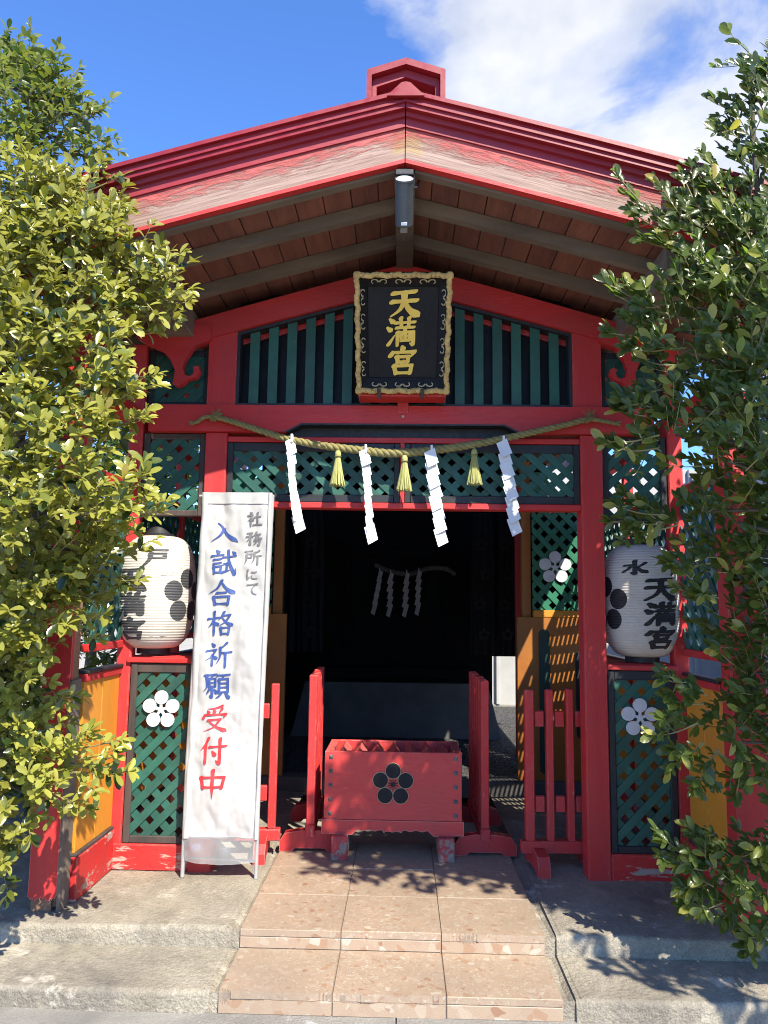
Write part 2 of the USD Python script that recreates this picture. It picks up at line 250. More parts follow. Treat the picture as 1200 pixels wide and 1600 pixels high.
# terrazzo of marble chips in a pinkish cement
def terrazzo(name, s, dirt, chipw):
    n = {'g': ('geometry', {}), 'nd': ('noise_texture', {'scale': 9.0, 'detail': 3.0}), 'mv': ('vector_math', {'math_type': 'multiply_add', 'vector2': (.05, .05, .05)}),
         'v': ('voronoi_texture', {'scale': s, 'feature': 'f1'}), 've': ('voronoi_texture', {'scale': s, 'feature': 'distance_to_edge'}), 'v2': ('voronoi_texture', {'scale': s * 2.6, 'feature': 'f1'}), 've2': ('voronoi_texture', {'scale': s * 2.6, 'feature': 'distance_to_edge'}),
         'sc': ('separate_color', {}), 'sc2': ('separate_color', {}),
         'rc': ('rgb_ramp', {'interpolate': False, 'ramp': [(0, (0.331, 0.242, 0.166)), (.34, (0.318, 0.226, 0.157)), (.60, (0.363, 0.286, 0.207)), (.74, (0.299, 0.185, 0.113)), (.82, (0.337, 0.255, 0.178)), (.92, (0.255, 0.140, 0.083)), (.96, (0.408, 0.350, 0.272))]}),
         'rc2': ('rgb_ramp', {'interpolate': False, 'ramp': [(0, (0.324, 0.236, 0.163)), (.5, (0.344, 0.255, 0.181)), (.78, (0.382, 0.318, 0.242)), (.93, (0.286, 0.185, 0.118))]}),
         'pick': ('math', {'math_type': 'less_than', 'value2': chipw}), 'e1': ('rgb_ramp', {'ramp': [(0, (1, 1, 1)), (.05, (0, 0, 0))]}),
         'm1': ('mix_color', {}), 'm2': ('mix_color', {'b': (.32, .24, .17)}), 'big': ('noise_texture', {'scale': 2.2, 'detail': 7.0, 'roughness': .7}), 'rb': ('rgb_ramp', {'ramp': [(.38, (0, 0, 0)), (.70, (dirt,) * 3)]}), 'md': ('mix_color', {'b': (.21, .165, .12)}),
         'nb': ('noise_texture', {'scale': 130.0, 'detail': 4.0}), 'bp': ('bump', {'strength': .3, 'distance': .003}), 'p': ('principled_bsdf', {'roughness': .55})}
    l = [('g.position', 'nd.vector'), ('nd.color', 'mv.vector1'), ('g.position', 'mv.vector3'), ('mv.vector', 'v.vector'), ('mv.vector', 've.vector'), ('mv.vector', 'v2.vector'), ('v.color', 'sc.color'), ('v2.color', 'sc2.color'), ('sc.r', 'rc.fac'), ('sc2.r', 'rc2.fac'),
         ('sc.g', 'pick.value1'), ('pick.value', 'm1.fac'), ('rc2.color', 'm1.a'), ('rc.color', 'm1.b'), ('ve.distance', 'e1.fac'), ('e1.color', 'm2.fac'), ('m1.result', 'm2.a'), ('g.position', 'big.vector'), ('big.fac', 'rb.fac'), ('rb.color', 'md.fac'), ('m2.result', 'md.a'),
         ('md.result', 'p.base_color'), ('g.position', 'nb.vector'), ('nb.fac', 'bp.height'), ('bp.normal', 'p.normal')]
    M[name] = usdkit.material(stage, '/World/Looks/' + name, n, l, surface='p.BSDF')
terrazzo('tile', 42, .65, .42); terrazzo('tile_riser', 24, .15, .9)
# gravel: pale and dark pebbles
n = {'g': ('geometry', {}), 'v': ('voronoi_texture', {'scale': 55.0}), 'sc': ('separate_color', {}), 'r': ('rgb_ramp', {'ramp': [(0, (.02, .019, .018)), (.6, (.065, .062, .058)), (1, (.12, .115, .105))]}), 'bp': ('bump', {'strength': 1.0, 'distance': .02, 'invert': True}), 'p': ('principled_bsdf', {'roughness': .9})}
M['gravel'] = usdkit.material(stage, '/World/Looks/gravel', n, [('g.position', 'v.vector'), ('v.color', 'sc.color'), ('sc.r', 'r.fac'), ('r.color', 'p.base_color'), ('v.distance', 'bp.height'), ('bp.normal', 'p.normal')], surface='p.BSDF')
# leaves: each leaf its own tone, light passes through
def leaf_mat(name, ramp, trans, tf=.32, rough=.32):
    n = {'g': ('geometry', {}), 'oi': ('object_info', {}), 'a': ('math', {'math_type': 'add'}), 'fr': ('math', {'math_type': 'fraction'}), 'r': ('rgb_ramp', {'ramp': ramp}), 'nz': ('noise_texture', {'scale': 1.6, 'detail': 2.0}), 'k': ('map_range', {'from_min': .3, 'from_max': .7, 'to_min': .75, 'to_max': 1.25}), 'hs': ('hsv', {}),
         'p': ('principled_bsdf', {'roughness': rough, 'specular_ior_level': .5}), 'nb': ('noise_texture', {'scale': 90.0, 'detail': 2.0}), 'bp': ('bump', {'strength': .25, 'distance': .004}),
         't': ('translucent_bsdf', {}), 'tm': ('mix_color', {'blend_type': 'multiply', 'fac': 1.0, 'b': trans, 'use_clamp': False, 'use_clamp_result': False}), 'mx': ('mix_closure', {'fac': tf})}
    l = [('oi.random', 'a.value1'), ('g.random_per_island', 'a.value2'), ('a.value', 'fr.value1'), ('fr.value', 'r.fac'), ('g.position', 'nz.vector'), ('nz.fac', 'k.value'), ('k.result', 'hs.value'), ('r.color', 'hs.color'), ('hs.color', 'p.base_color'), ('hs.color', 'tm.a'), ('tm.result', 't.color'),
         ('g.position', 'nb.vector'), ('nb.fac', 'bp.height'), ('bp.normal', 'p.normal'), ('p.BSDF', 'mx.closure1'), ('t.BSDF', 'mx.closure2')]
    M[name] = usdkit.material(stage, '/World/Looks/' + name, n, l, surface='mx.closure')
leaf_mat('leaf_left', [(0, (.014, .030, .009)), (.35, (.048, .072, .014)), (.66, (.15, .165, .026)), (.9, (.27, .265, .05)), (.97, (.36, .33, .08)), (1, (.38, .22, .05))], (2.0, 2.0, 1.0), tf=.24, rough=.28)
leaf_mat('leaf_right', [(0, (.034, .058, .018)), (.25, (.10, .135, .034)), (.58, (.23, .245, .058)), (.92, (.36, .35, .10)), (1, (.36, .28, .07))], (2.3, 2.5, 1.1), tf=.52, rough=.26)
leaf_mat('leaf_dark', [(0, (.022, .044, .015)), (.45, (.060, .095, .028)), (.8, (.13, .16, .045)), (1, (.22, .23, .06))], (1.9, 2.1, 1.0), rough=.3)
leaf_mat('leaf_far', [(0, (.03, .06, .012)), (.6, (.08, .12, .02)), (1, (.2, .2, .03))], (1.8, 2.0, 1.0))
# cloth of the banner: satin white, a little see-through
def cloth():
    n = {'g': ('geometry', {}), 'n1': ('noise_texture', {'scale': 16.0, 'detail': 6.0}), 'r': ('rgb_ramp', {'ramp': [(.3, (.46, .455, .44)), (.7, (.53, .525, .51))]}), 'mp': ('mapping', {'scale': (500, 500, 500)}), 'n2': ('noise_texture', {'scale': 1.0, 'detail': 2.0}), 'bp': ('bump', {'strength': .12, 'distance': .002}),
         'p': ('principled_bsdf', {'roughness': .42, 'sheen_weight': .15}), 't': ('translucent_bsdf', {'color': (.72, .72, .70)}), 'mx': ('mix_closure', {'fac': .18})}
    M['cloth'] = usdkit.material(stage, '/World/Looks/cloth', n, [('g.position', 'n1.vector'), ('n1.fac', 'r.fac'), ('r.color', 'p.base_color'), ('g.position', 'mp.vector'), ('mp.vector', 'n2.vector'), ('n2.fac', 'bp.height'), ('bp.normal', 'p.normal'), ('p.BSDF', 'mx.closure1'), ('t.BSDF', 'mx.closure2')], surface='mx.closure')
cloth()
n = {'fr': ('fresnel', {'IOR': 1.5}), 't': ('transparent_bsdf', {'color': (.93, .93, .93)}), 'g': ('glossy_bsdf', {'roughness': .12, 'color': (.9, .9, .9)}), 'a': ('math', {'math_type': 'add', 'value2': .10}), 'mx': ('mix_closure', {})}
n |= {'d': ('diffuse_bsdf', {'color': (.8, .8, .8)}), 'm2': ('mix_closure', {'fac': .22})}
M['film'] = usdkit.material(stage, '/World/Looks/film', n, [('fr.fac', 'a.value1'), ('a.value', 'mx.fac'), ('t.BSDF', 'm2.closure1'), ('d.BSDF', 'm2.closure2'), ('m2.closure', 'mx.closure1'), ('g.BSDF', 'mx.closure2')], surface='mx.closure')
# lantern paper: cream, soiled along the ribs
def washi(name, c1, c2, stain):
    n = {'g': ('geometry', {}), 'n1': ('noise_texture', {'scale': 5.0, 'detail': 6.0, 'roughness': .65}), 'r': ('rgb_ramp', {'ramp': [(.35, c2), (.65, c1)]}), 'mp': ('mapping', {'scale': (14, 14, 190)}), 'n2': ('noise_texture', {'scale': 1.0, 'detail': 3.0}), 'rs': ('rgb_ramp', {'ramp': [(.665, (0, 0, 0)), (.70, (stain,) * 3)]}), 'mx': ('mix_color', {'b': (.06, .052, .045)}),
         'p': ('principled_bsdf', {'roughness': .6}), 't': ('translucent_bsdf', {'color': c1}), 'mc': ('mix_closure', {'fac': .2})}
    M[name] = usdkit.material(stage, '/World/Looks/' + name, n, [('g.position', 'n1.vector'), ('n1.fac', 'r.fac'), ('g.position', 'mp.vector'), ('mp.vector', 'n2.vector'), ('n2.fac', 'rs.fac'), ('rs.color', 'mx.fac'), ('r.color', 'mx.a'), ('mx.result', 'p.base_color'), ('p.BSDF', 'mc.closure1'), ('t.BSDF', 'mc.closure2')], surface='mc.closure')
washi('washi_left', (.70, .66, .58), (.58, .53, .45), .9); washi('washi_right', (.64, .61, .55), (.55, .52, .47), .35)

mat('skid_wood', (.30, .24, .20), (.20, .15, .125), scale=9, stretch=(3, .5, 3), rough=.85, bump=.8, wear=.50, wear_c=(.36, .045, .045), soft=.06, wear_scale=14, dirt=.3)
mat('green_dark', (.008, .040, .028), (.006, .030, .021), scale=7.0, rough=.5, bump=.25, bscale=70)
# ------------------------------------------------------------------ ground, concrete platform, tiled steps
rng = np.random.default_rng(7)
X0 = -0.01
def S(kind='structure'): return dict(kind=kind)
mb = MB(); mb.add([(-200, -200, -.17), (200, -200, -.17), (200, 200, -.17), (-200, 200, -.17)], [(0, 1, 2), (0, 2, 3)])
obj('ground', mb, 'earth', kind='structure')
def strip(mb, xs, prof, amp=.006, seed=0):
    """a worn concrete profile (y, z) swept along x"""
    prof = np.asarray(prof, float); xs = np.asarray(xs, float); n, m = len(xs), len(prof)
    v = np.stack([np.repeat(xs, m), np.tile(prof[:, 0], n), np.tile(prof[:, 1], n)], 1)
    d = meshkit.fbm(v * [2.2, 3, 3], 3, seed) - .5; d2 = meshkit.fbm(v * [14, 14, 14], 3, seed + 5) - .5
    edge = np.tile(np.exp(-((np.arange(m) % 1000) * 0)), n)
    v[:, 1] += (d * 4 + d2 * 1.2) * amp; v[:, 2] += (d * 1.6 + d2 * .6) * amp
    i, j = np.meshgrid(np.arange(n - 1), np.arange(m - 1), indexing='ij')
    q = np.stack([i * m + j, (i + 1) * m + j, (i + 1) * m + j + 1, i * m + j + 1], -1).reshape(-1, 4)
    return mb.add(v, np.vstack([q[:, [0, 1, 2]], q[:, [0, 2, 3]]]))
def rounded(y, z0, z1, r=.022, n=6):
    a = np.linspace(0, PI / 2, n)
    return [(y, z0), (y, (z0 + z1) / 2)] + [(y + r - r * math.cos(t), z1 - r + r * math.sin(t)) for t in a]
prof_land = rounded(-.705, -.10, 0.0) + [(y, 0.0) for y in np.linspace(-.6, 1.85, 26)]
prof_low = rounded(-1.085, -.20, -.08) + [(y, -.08) for y in np.linspace(-1.02, -.69, 8)]
for xa, xb, sd in ((-4.2, -.735, 1), (.68, 4.2, 4)):
    xs = np.linspace(xa, xb, 110)
    mb = MB(); strip(mb, xs, prof_land, .008, sd); strip(mb, xs, [(y, -.004) for y in (1.80, 5.0)], .0, sd)
    obj('concrete_landing', mb, 'concrete', smooth=40, kind='structure')
    mb = MB(); strip(mb, xs, prof_low, .008, sd + 1)
    obj('concrete_step', mb, 'concrete', smooth=40, kind='structure')
    # sloped mortar shoulder between the concrete and the tiled steps
    s = -1 if xa < 0 else 1; a, b = (xb, -.700) if s < 0 else (xa, .632)
    if s > 0: a, b = .68, .632
    mb = MB()
    for (y0, y1, zt) in ((-.69, .60, -.002), (-1.07, -.69, -.082)):
        ys = np.linspace(y0, y1, 30); w = meshkit.fbm(np.stack([ys * 5, ys * 0, ys * 0 + s], 1), 3, 9) - .5
        va = np.stack([np.full(30, a) + s * .022, ys, np.full(30, zt + .005)], 1); vm = np.stack([np.full(30, (a + b) / 2) + w * .012, ys, zt - .017 + w * .010], 1); vb = np.stack([np.full(30, b) - s * .004, ys, np.full(30, zt - .008)], 1)
        vo = va + [s * .02, 0, -.045]
        v = np.vstack([va, vm, vb, vo, va]); k = np.arange(29); f = []
        for r in (0, 30, 90):
            f += [np.stack([k + r, k + r + 1, k + r + 31], 1), np.stack([k + r, k + r + 31, k + r + 30], 1)]
        mb.add(v, np.vstack(f))
        fr = np.array([(a + s * .012, y0, zt), (b, y0, zt), (b, y0, zt - .1), (a + s * .012, y0, zt - .1)]); mb.add(fr + [0, -.004, -.006], [(0, 1, 2), (0, 2, 3)])
    obj('mortar_joint', mb, 'concrete', smooth=30, kind='structure')
# pavement slab in front of the steps, with a joint
mb = MB(); strip(mb, np.linspace(-1.62, -.012, 40), [(y, -.160) for y in np.linspace(-3.2, -1.06, 20)], .004, 12)
obj('front_pavement', mb, 'concrete_grey', smooth=40, kind='structure')
mb = MB(); strip(mb, np.linspace(-.006, 2.4, 60), [(y, -.158) for y in np.linspace(-3.2, -1.06, 20)], .004, 13)
obj('front_pavement', mb, 'concrete_grey', smooth=40, kind='structure')
# tiled steps: treads and risers, each tile a piece of its own
steps = MB(); box(steps, -.700, .632, -.697, .60, -.16, -.005, .002); box(steps, -.700, .632, -1.079, -.699, -.16, -.0845, .002)
steps = obj('tiled_steps', steps, 'grout', kind='structure')
jx = [-.699, -.2565, .182, .631]; G = .0030
def tile(x0, x1, y0, y1, z0, z1, chips=(), m='tile', face='top'):
    """a chamfered slab; chips are bites out of its front edge"""
    b = MB(); mname = m
    if not chips: box(b, x0, x1, y0, y1, z0, z1, .0022)
    else:
        p = sg.box(x0, y0, x1, y1) if face == 'top' else sg.box(x0, z0, x1, z1)
        for (cx, w, d, sd) in chips:
            r = np.random.default_rng(sd); k = 12; xs_ = np.linspace(cx - w / 2, cx + w / 2, k); dd = d * np.sin(np.linspace(.15, PI - .15, k)) ** .5 * r.uniform(.45, 1.1, k)
            e = y0 if face == 'top' else z1; sg_ = 1 if face == 'top' else -1
            p = p.difference(sg.Polygon([(cx - w / 2, e - sg_ * .01)] + [(a, e + sg_ * t) for a, t in zip(xs_, dd)] + [(cx + w / 2, e - sg_ * .01)]).buffer(0))
        if face == 'top': prism(b, p, z0, z1, 'xy')
        else: prism(b, p, y0, y1, 'xz')
    obj('tile', b, mname, steps)
treads = [-.703, -.285, .115, .585]
for i in range(3):
    for k in range(3):
        tile(jx[i] + G, jx[i + 1] - G, treads[k] + (G if k else 0), treads[k + 1] - G * .4, -.030, 0.0015 * ((i + k) % 2), ((.30, .075, .010, 3), (.245, .05, .005, 5)) if (i, k) == (2, 0) else ())
    tile(jx[i] + G, jx[i + 1] - G, -.703, -.690, -.078, -.0325, ((.30, .085, .009, 4),) if i == 2 else (), 'tile_riser', 'front')
    ch = {0: ((-.68, .06, .02, 6), (-.29, .06, .007, 7), (-.55, .2, .004, 17)), 1: ((-.20, .11, .008, 8), (.12, .07, .005, 9), (0, .2, .004, 19)), 2: ()}[i]
    tile(jx[i] + G, jx[i + 1] - G, -1.085, -.704, -.1065, -.0785, ch)
    ch = {0: ((-.60, .16, .007, 10), (-.68, .03, .02, 11)), 1: ((-.16, .13, .009, 12), (.1, .1, .006, 22)), 2: ()}[i]
    tile(jx[i] + G, jx[i + 1] - G, -1.085, -1.068, -.1585, -.1085, ch, 'tile_riser', 'front')
# inner floor: kerb and gravel
mb = MB(); strip(mb, np.linspace(-1.5, 1.5, 60), rounded(1.82, -.02, .11, .02) + [(1.9, .11), (1.98, .11), (2.0, .05)], .006, 21); obj('inner_kerb', mb, 'plinth', smooth=40, kind='structure')
mb = MB(); mb.add([(-4, 1.97, .085), (4.5, 1.97, .085), (4.5, 9, .085), (-4, 9, .085)], [(0, 1, 2), (0, 2, 3)]); obj('inner_gravel', mb, 'gravel', kind='structure')

# ------------------------------------------------------------------ the shrine
sh = thing('shrine_hall', 'red timber shrine hall with low gabled roof, green lattice panels and open dark doorway', 'shrine', (X0, 0, 0))
def bs(mb, s, a0, a1, y0, y1, z0, z1, ch=.004):
    return box(mb, X0 + min(s * a0, s * a1), X0 + max(s * a0, s * a1), y0, y1, z0, z1, ch)
def sag(x): x = np.abs(x); return .262 * x + .010 * x * x
def band(s, xa, xb, zt, zb, n=14):
    x = np.linspace(xa, xb, n); zt, zb = np.broadcast_to(zt, n), np.broadcast_to(zb, n)
    return sg.Polygon(list(zip(X0 + s * x, zt - sag(x))) + list(zip(X0 + s * x[::-1], (zb - sag(x))[::-1]))).buffer(0)
def slats(parent, rect, y, m='green_slat', px=.105, pz=.105, w=.047, th=.009, first=1, plane='xz', off=0.0):
    """diagonal lattice in the rectangle (a0, a1, b0, b1): two crossing layers of slats, each slat a part"""
    a0, a1, b0, b1 = rect; R = sg.box(a0, b0, a1, b1); k = pz / px; sp = 1 / math.sqrt(1 + k * k); hw = w / 2 / sp
    for layer, sg_ in ((0, first), (1, -first)):
        n0 = int(math.floor(((b0 - max(k * a0 * sg_, k * a1 * sg_)) - 1) / pz)); n1 = int(math.ceil(((b1 - min(k * a0 * sg_, k * a1 * sg_)) + 1) / pz))
        for q in range(n0, n1 + 1):
            c = q * pz + off
            P = sg.Polygon([(a0 - .5, sg_ * k * (a0 - .5) + c - hw), (a1 + .5, sg_ * k * (a1 + .5) + c - hw), (a1 + .5, sg_ * k * (a1 + .5) + c + hw), (a0 - .5, sg_ * k * (a0 - .5) + c + hw)]).intersection(R)
            if P.area < 2e-4: continue
            b = MB(); j = rng.uniform(-.0012, .0012)
            d = 1 if th > 0 else -1
            prism(b, P, y + layer * th + j * .5, y + (layer + 1) * th - .0006 * d + j * .5, plane)
            obj('slat', b, m, parent)
def framebox(mb, x0, x1, y0, y1, z0, z1, w, wt=None, wb=None):
    wt, wb = wt or w, wb or w
    box(mb, x0, x0 + w, y0, y1, z0, z1); box(mb, x1 - w, x1, y0, y1, z0, z1); box(mb, x0 + w, x1 - w, y0 + .002, y1 - .002, z0, z0 + wb); box(mb, x0 + w, x1 - w, y0 + .002, y1 - .002, z1 - wt, z1)
def disc_flower(mb, c, y, R, r, th, stem=True, n=28, rot=0):
    for k in range(5):
        a = PI / 2 + rot + k * 2 * PI / 5; p = (c[0] + R * math.cos(a), c[1] + R * math.sin(a))
        prism(mb, sg.Point(p).buffer(r, n // 4).buffer(0), y, y + th)
        if stem: prism(mb, sg.LineString([c, p]).buffer(.0075), y + .002, y + th - .001)
    if stem: prism(mb, sg.Point(c).buffer(r * .42), y + .001, y + th)

# posts and wall frames of the front
for s in (-1, 1):
    b = MB(); bs(b, s, .995, 1.117, 0, .13, -.01, 2.3775, .006); obj('post', b, 'red_paint', sh)
    # low side panel: plank, shelf, framed lattice with the white plum emblem
    b = MB(); bs(b, s, 1.1185, 1.525, .004, .05, .0, .134, .006); obj('base_plank', b, 'red_worn', sh)
    p = MB(); xa, xb = sorted((X0 + s * 1.121, X0 + s * 1.478)); framebox(p, xa, xb, .012, .045, .136, 1.082, .036, .05, .038)
    pan = obj('lattice_panel', p, 'brown_frame' if s < 0 else 'dark_frame', sh)
    slats(pan, (xa + .03, xb - .03, .165, 1.045), .022, px=.108, pz=.111, w=.041, off=.03)
    b = MB(); disc_flower(b, ((xa + xb) / 2 - (.0 if s < 0 else .012), .835), .003, .066, .037, .010); obj('plum_emblem', b, 'white_paint', pan)
    b = MB(); bs(b, s, 1.119, 1.50, .0, .075, 1.085, 1.112, .004); bs(b, s, 1.119, 1.50, .05, .36, 1.090, 1.118, .004); obj('shelf', b, 'red_beam', sh)
    b = MB(); bs(b, s, 1.485, 1.565, .02, .10, .0, 2.9, .006); obj('corner_post', b, 'red_paint', sh)
    # upper side lattice beside the doorway
    p = MB(); framebox(p, xa, xb, .03, .07, 1.90, 2.376, .034); pan = obj('lattice_panel', p, 'brown_frame' if s < 0 else 'dark_frame', sh)
    slats(pan, (xa + .03, xb - .03, 1.925, 2.35), .04, px=.112, pz=.108, w=.042, off=.02, first=1)
    # little lattice behind the carved bracket
    p = MB(); framebox(p, xa, xb, .05, .09, 2.532, 2.872, .034); pan = obj('lattice_panel', p, 'dark_frame', sh)
    slats(pan, (xa + .03, xb - .03, 2.56, 2.845), .06, px=.115, pz=.115, w=.055, off=.02)
    b = MB(); bs(b, s, .957, 1.121, .0, .10, 2.533, 3.0, .004); obj('gable_post', b, 'red_paint', sh)
# beam with the shallow cut along its underside
P = sg.Polygon([(-1.44, 2.3785), (-.66, 2.3785), (-.57, 2.425), (.57, 2.425), (.66, 2.3785), (1.40, 2.3785), (1.40, 2.5315), (-1.44, 2.5315)])
b = MB(); prism(b, affinity.translate(P, X0, 0), -.022, .11); obj('lintel_beam', b, 'red_beam', sh)
b = MB(); box(b, X0 - .66, X0 + .66, .06, .10, 2.36, 2.426, .001); prism(b, affinity.translate(sg.LineString([(-.66, 2.3765), (-.57, 2.423), (.57, 2.423), (.66, 2.3765)]).buffer(.0045, cap_style=2), X0, 0), -.026, .05)
obj('beam_edge', b, 'dark_frame', sh)
b = MB(); box(b, X0 - .995, X0 + .995, .012, .07, 2.327, 2.357); obj('door_rail', b, 'red_beam', sh)
b = MB(); box(b, X0 - .995, X0 + .995, .006, .10, 1.950, 1.984); obj('door_rail', b, 'red_beam', sh)
b = MB(); box(b, X0 - .012, X0 + .012, .014, .06, 1.9845, 2.3265, .003); obj('mullion', b, 'red_paint', sh)
for s in (-1, 1):
    xa, xb = sorted((X0 + s * .0125, X0 + s * .994)); p = MB(); framebox(p, xa, xb, .022, .060, 1.985, 2.326, .034, .05, .045)
    pan = obj('transom_lattice', p, 'dark_frame', sh)
    slats(pan, (xa + .03, xb - .03, 2.02, 2.285), .032, px=.107, pz=.100, w=.0395, first=-1, off=.02 * s)
# gable: arched beam, barred opening, carved brackets
bl = np.array([[-1.528, 2.915], [-1.482, 2.884], [-1.384, 2.843], [-1.334, 2.791], [-1.305, 2.727], [-1.31, 2.678], [-1.316, 2.648], [-1.286, 2.633], [-1.257, 2.648], [-1.233, 2.671], [-1.211, 2.678], [-1.182, 2.686], [-1.162, 2.724], [-1.17, 2.75], [-1.189, 2.754], [-1.203, 2.742], [-1.195, 2.724], [-1.205, 2.701], [-1.226, 2.693], [-1.249, 2.701], [-1.262, 2.742], [-1.249, 2.791], [-1.218, 2.844], [-1.198, 2.871], [-1.111, 2.909]])
gb = sg.Polygon([(-1.20, 3.045), (0, 3.385), (1.20, 3.045), (1.20, 2.905), (.957, 2.975), (0, 3.238), (-.957, 2.975), (-1.20, 2.905)])
gx = np.linspace(-1.2, 1.2, 41)
top = [(x, 3.372 - .265 * abs(x) - .016 * x * x) for x in gx]; bot = [(x, 3.225 - .255 * abs(x) - .012 * x * x) for x in gx[::-1]]
gb = sg.Polygon(top + bot).buffer(0)
b = MB(); prism(b, affinity.translate(gb, X0, 0), -.018, .11); obj('gable_beam', b, 'red_beam', sh)
for s in (-1, 1):
    pts = bl.copy(); pts[:, 0] = -(pts[:, 0] + .0) - .005
    body = sg.Polygon(list(map(tuple, pts)) + [(1.10, 2.99), (1.199, 3.0), (1.199, 3.030), (1.22, 3.03), (1.535, 2.935)]).buffer(.004).buffer(-.004)
    if s < 0: body = affinity.scale(body, -1, 1, origin=(0, 0))
    b = MB(); prism(b, affinity.translate(body, X0, 0), -.034, .012); obj('carved_bracket', b, 'red_beam', sh)
P = sg.Polygon([(-.956, 2.533), (.956, 2.533)] + [(x, 3.222 - .255 * abs(x) - .012 * x * x) for x in np.linspace(.956, -.956, 31)])
fr = P.difference(P.buffer(-.017, join_style=2)); b = MB(); prism(b, affinity.translate(fr, X0, 0), .006, .085); obj('gable_frame', b, 'dark_frame', sh)
for k in range(17):
    x = (k - 8) * .1075; zt = 3.222 - .255 * abs(x) - .012 * x * x - .018
    b = MB(); zl = zt - .028 * .27; v = [(X0 + x - .0275, zt + (.0275 * .27 if x > 0 else -.0275 * .27)), (X0 + x + .0275, zt - (.0275 * .27 if x > 0 else -.0275 * .27))]
    prism(b, sg.Polygon([(X0 + x - .0275, 2.551), (X0 + x + .0275, 2.551), v[1], v[0]]), .030, .048); obj('gable_bar', b, 'green_slat', sh)
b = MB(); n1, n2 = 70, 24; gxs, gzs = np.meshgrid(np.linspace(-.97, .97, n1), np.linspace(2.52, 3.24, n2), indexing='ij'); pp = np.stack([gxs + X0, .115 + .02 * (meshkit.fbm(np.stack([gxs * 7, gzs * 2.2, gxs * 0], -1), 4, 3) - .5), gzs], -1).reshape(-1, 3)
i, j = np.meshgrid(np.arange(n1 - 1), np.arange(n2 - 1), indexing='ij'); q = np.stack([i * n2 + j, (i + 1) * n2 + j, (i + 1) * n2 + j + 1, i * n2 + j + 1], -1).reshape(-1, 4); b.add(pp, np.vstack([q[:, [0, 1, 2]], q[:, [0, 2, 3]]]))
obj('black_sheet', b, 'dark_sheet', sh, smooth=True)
b = MB(); prism(b, affinity.translate(band(1, 0, .96, 3.214, 3.180).union(band(-1, 0, .96, 3.214, 3.180)), 0, 0), .09, .108); obj('gable_brace', b, 'red_paint', sh)

# roof: soffit boards, rafters, ridge, barge boards, mouldings, metal covering, ridge box
for s in (-1, 1):
    for k in range(13):
        xm = .065 + k * .132; sl = .262 + .02 * xm; up = np.array([s * sl, 0, 1.0]); z = 3.455 - float(sag(xm)) + rng.uniform(-.0015, .0015)
        b = MB(); beam(b, (X0 + s * xm, -.93, z), (X0 + s * xm, 4.3, z), .132 * math.sqrt(1 + sl * sl) - .004, .016, up, .002)
        obj('soffit_board', b, 'soffit_wood', sh)
    for y0, y1, zb in ((-.912, -.865, 3.412), (-.640, -.590, 3.382), (-.260, -.210, 3.382), (.16, .21, 3.382)):
        b = MB(); prism(b, band(s, .0475, 1.78, 3.444, zb), y0, y1); obj('rafter', b, 'old_wood', sh)
    b = MB(); prism(b, band(s, .0022, 1.80, 3.598, 3.443), -.950, -.915); obj('barge_board', b, 'barge', sh)
    b = MB(); prism(b, band(s, .0022, 1.80, 3.4425, 3.424), -.956, -.916); obj('barge_trim', b, 'red_beam', sh)
    b = MB(); prism(b, band(s, .0022, 1.80, 3.640, 3.5985), -.960, -.914); obj('barge_trim', b, 'red_trim', sh)
    b = MB(); prism(b, band(s, .0022, 1.80, 3.664, 3.6405), -.978, -.914); obj('cornice', b, 'red_trim', sh)
    b = MB(); prism(b, band(s, .0022, 1.80, 3.722, 3.6645), -1.004, -.914); prism(b, band(s, .0, 1.80, 3.698, 3.686), -1.014, -1.0035); obj('cornice', b, 'metal_red', sh)
    b = MB(); prism(b, band(s, .0022, 1.83, 3.742, 3.7225), -1.022, 4.4); obj('roof_slope', b, 'metal_red', sh)
    b = MB(); prism(b, band(s, 1.77, 1.80, 3.70, 3.42), -.91, 4.3); obj('eave_board', b, 'red_beam', sh)
    b = MB(); bs(b, s, 1.20, 1.375, -.86, 4.3, 2.925, 3.075, .006); obj('wall_plate', b, 'old_wood', sh)
b = MB(); box(b, X0 - .047, X0 + .047, -.90, 4.2, 3.345, 3.47, .004); obj('ridge_beam', b, 'old_wood', sh)
def pent(w, zb, zs, za): return sg.Polygon([(X0 - w, zb), (X0 + w, zb), (X0 + w, zs), (X0, za), (X0 - w, zs)])
outer = pent(.186, 3.65, 3.930, 3.990)
b = MB(); prism(b, outer.difference(pent(.162, 3.6, 3.903, 3.957)), -.90, 4.4); cap = obj('ridge_box', b, 'metal_red', sh)
b = MB(); prism(b, pent(.160, 3.65, 3.901, 3.955).difference(pent(.140, 3.6, 3.865, 3.915)), -.865, -.80); obj('ridge_box_trim', b, 'red_trim', cap)
b = MB(); prism(b, pent(.158, 3.65, 3.899, 3.953), -.81, -.79); obj('ridge_box_panel', b, 'metal_red', cap)
b = MB(); prism(b, sg.Polygon([(X0 - .085, 3.70), (X0 + .085, 3.70), (X0 + .02, 3.764), (X0, 3.768), (X0 - .02, 3.764)]), -1.035, -.82); obj('ridge_cap', b, 'metal_red', sh)

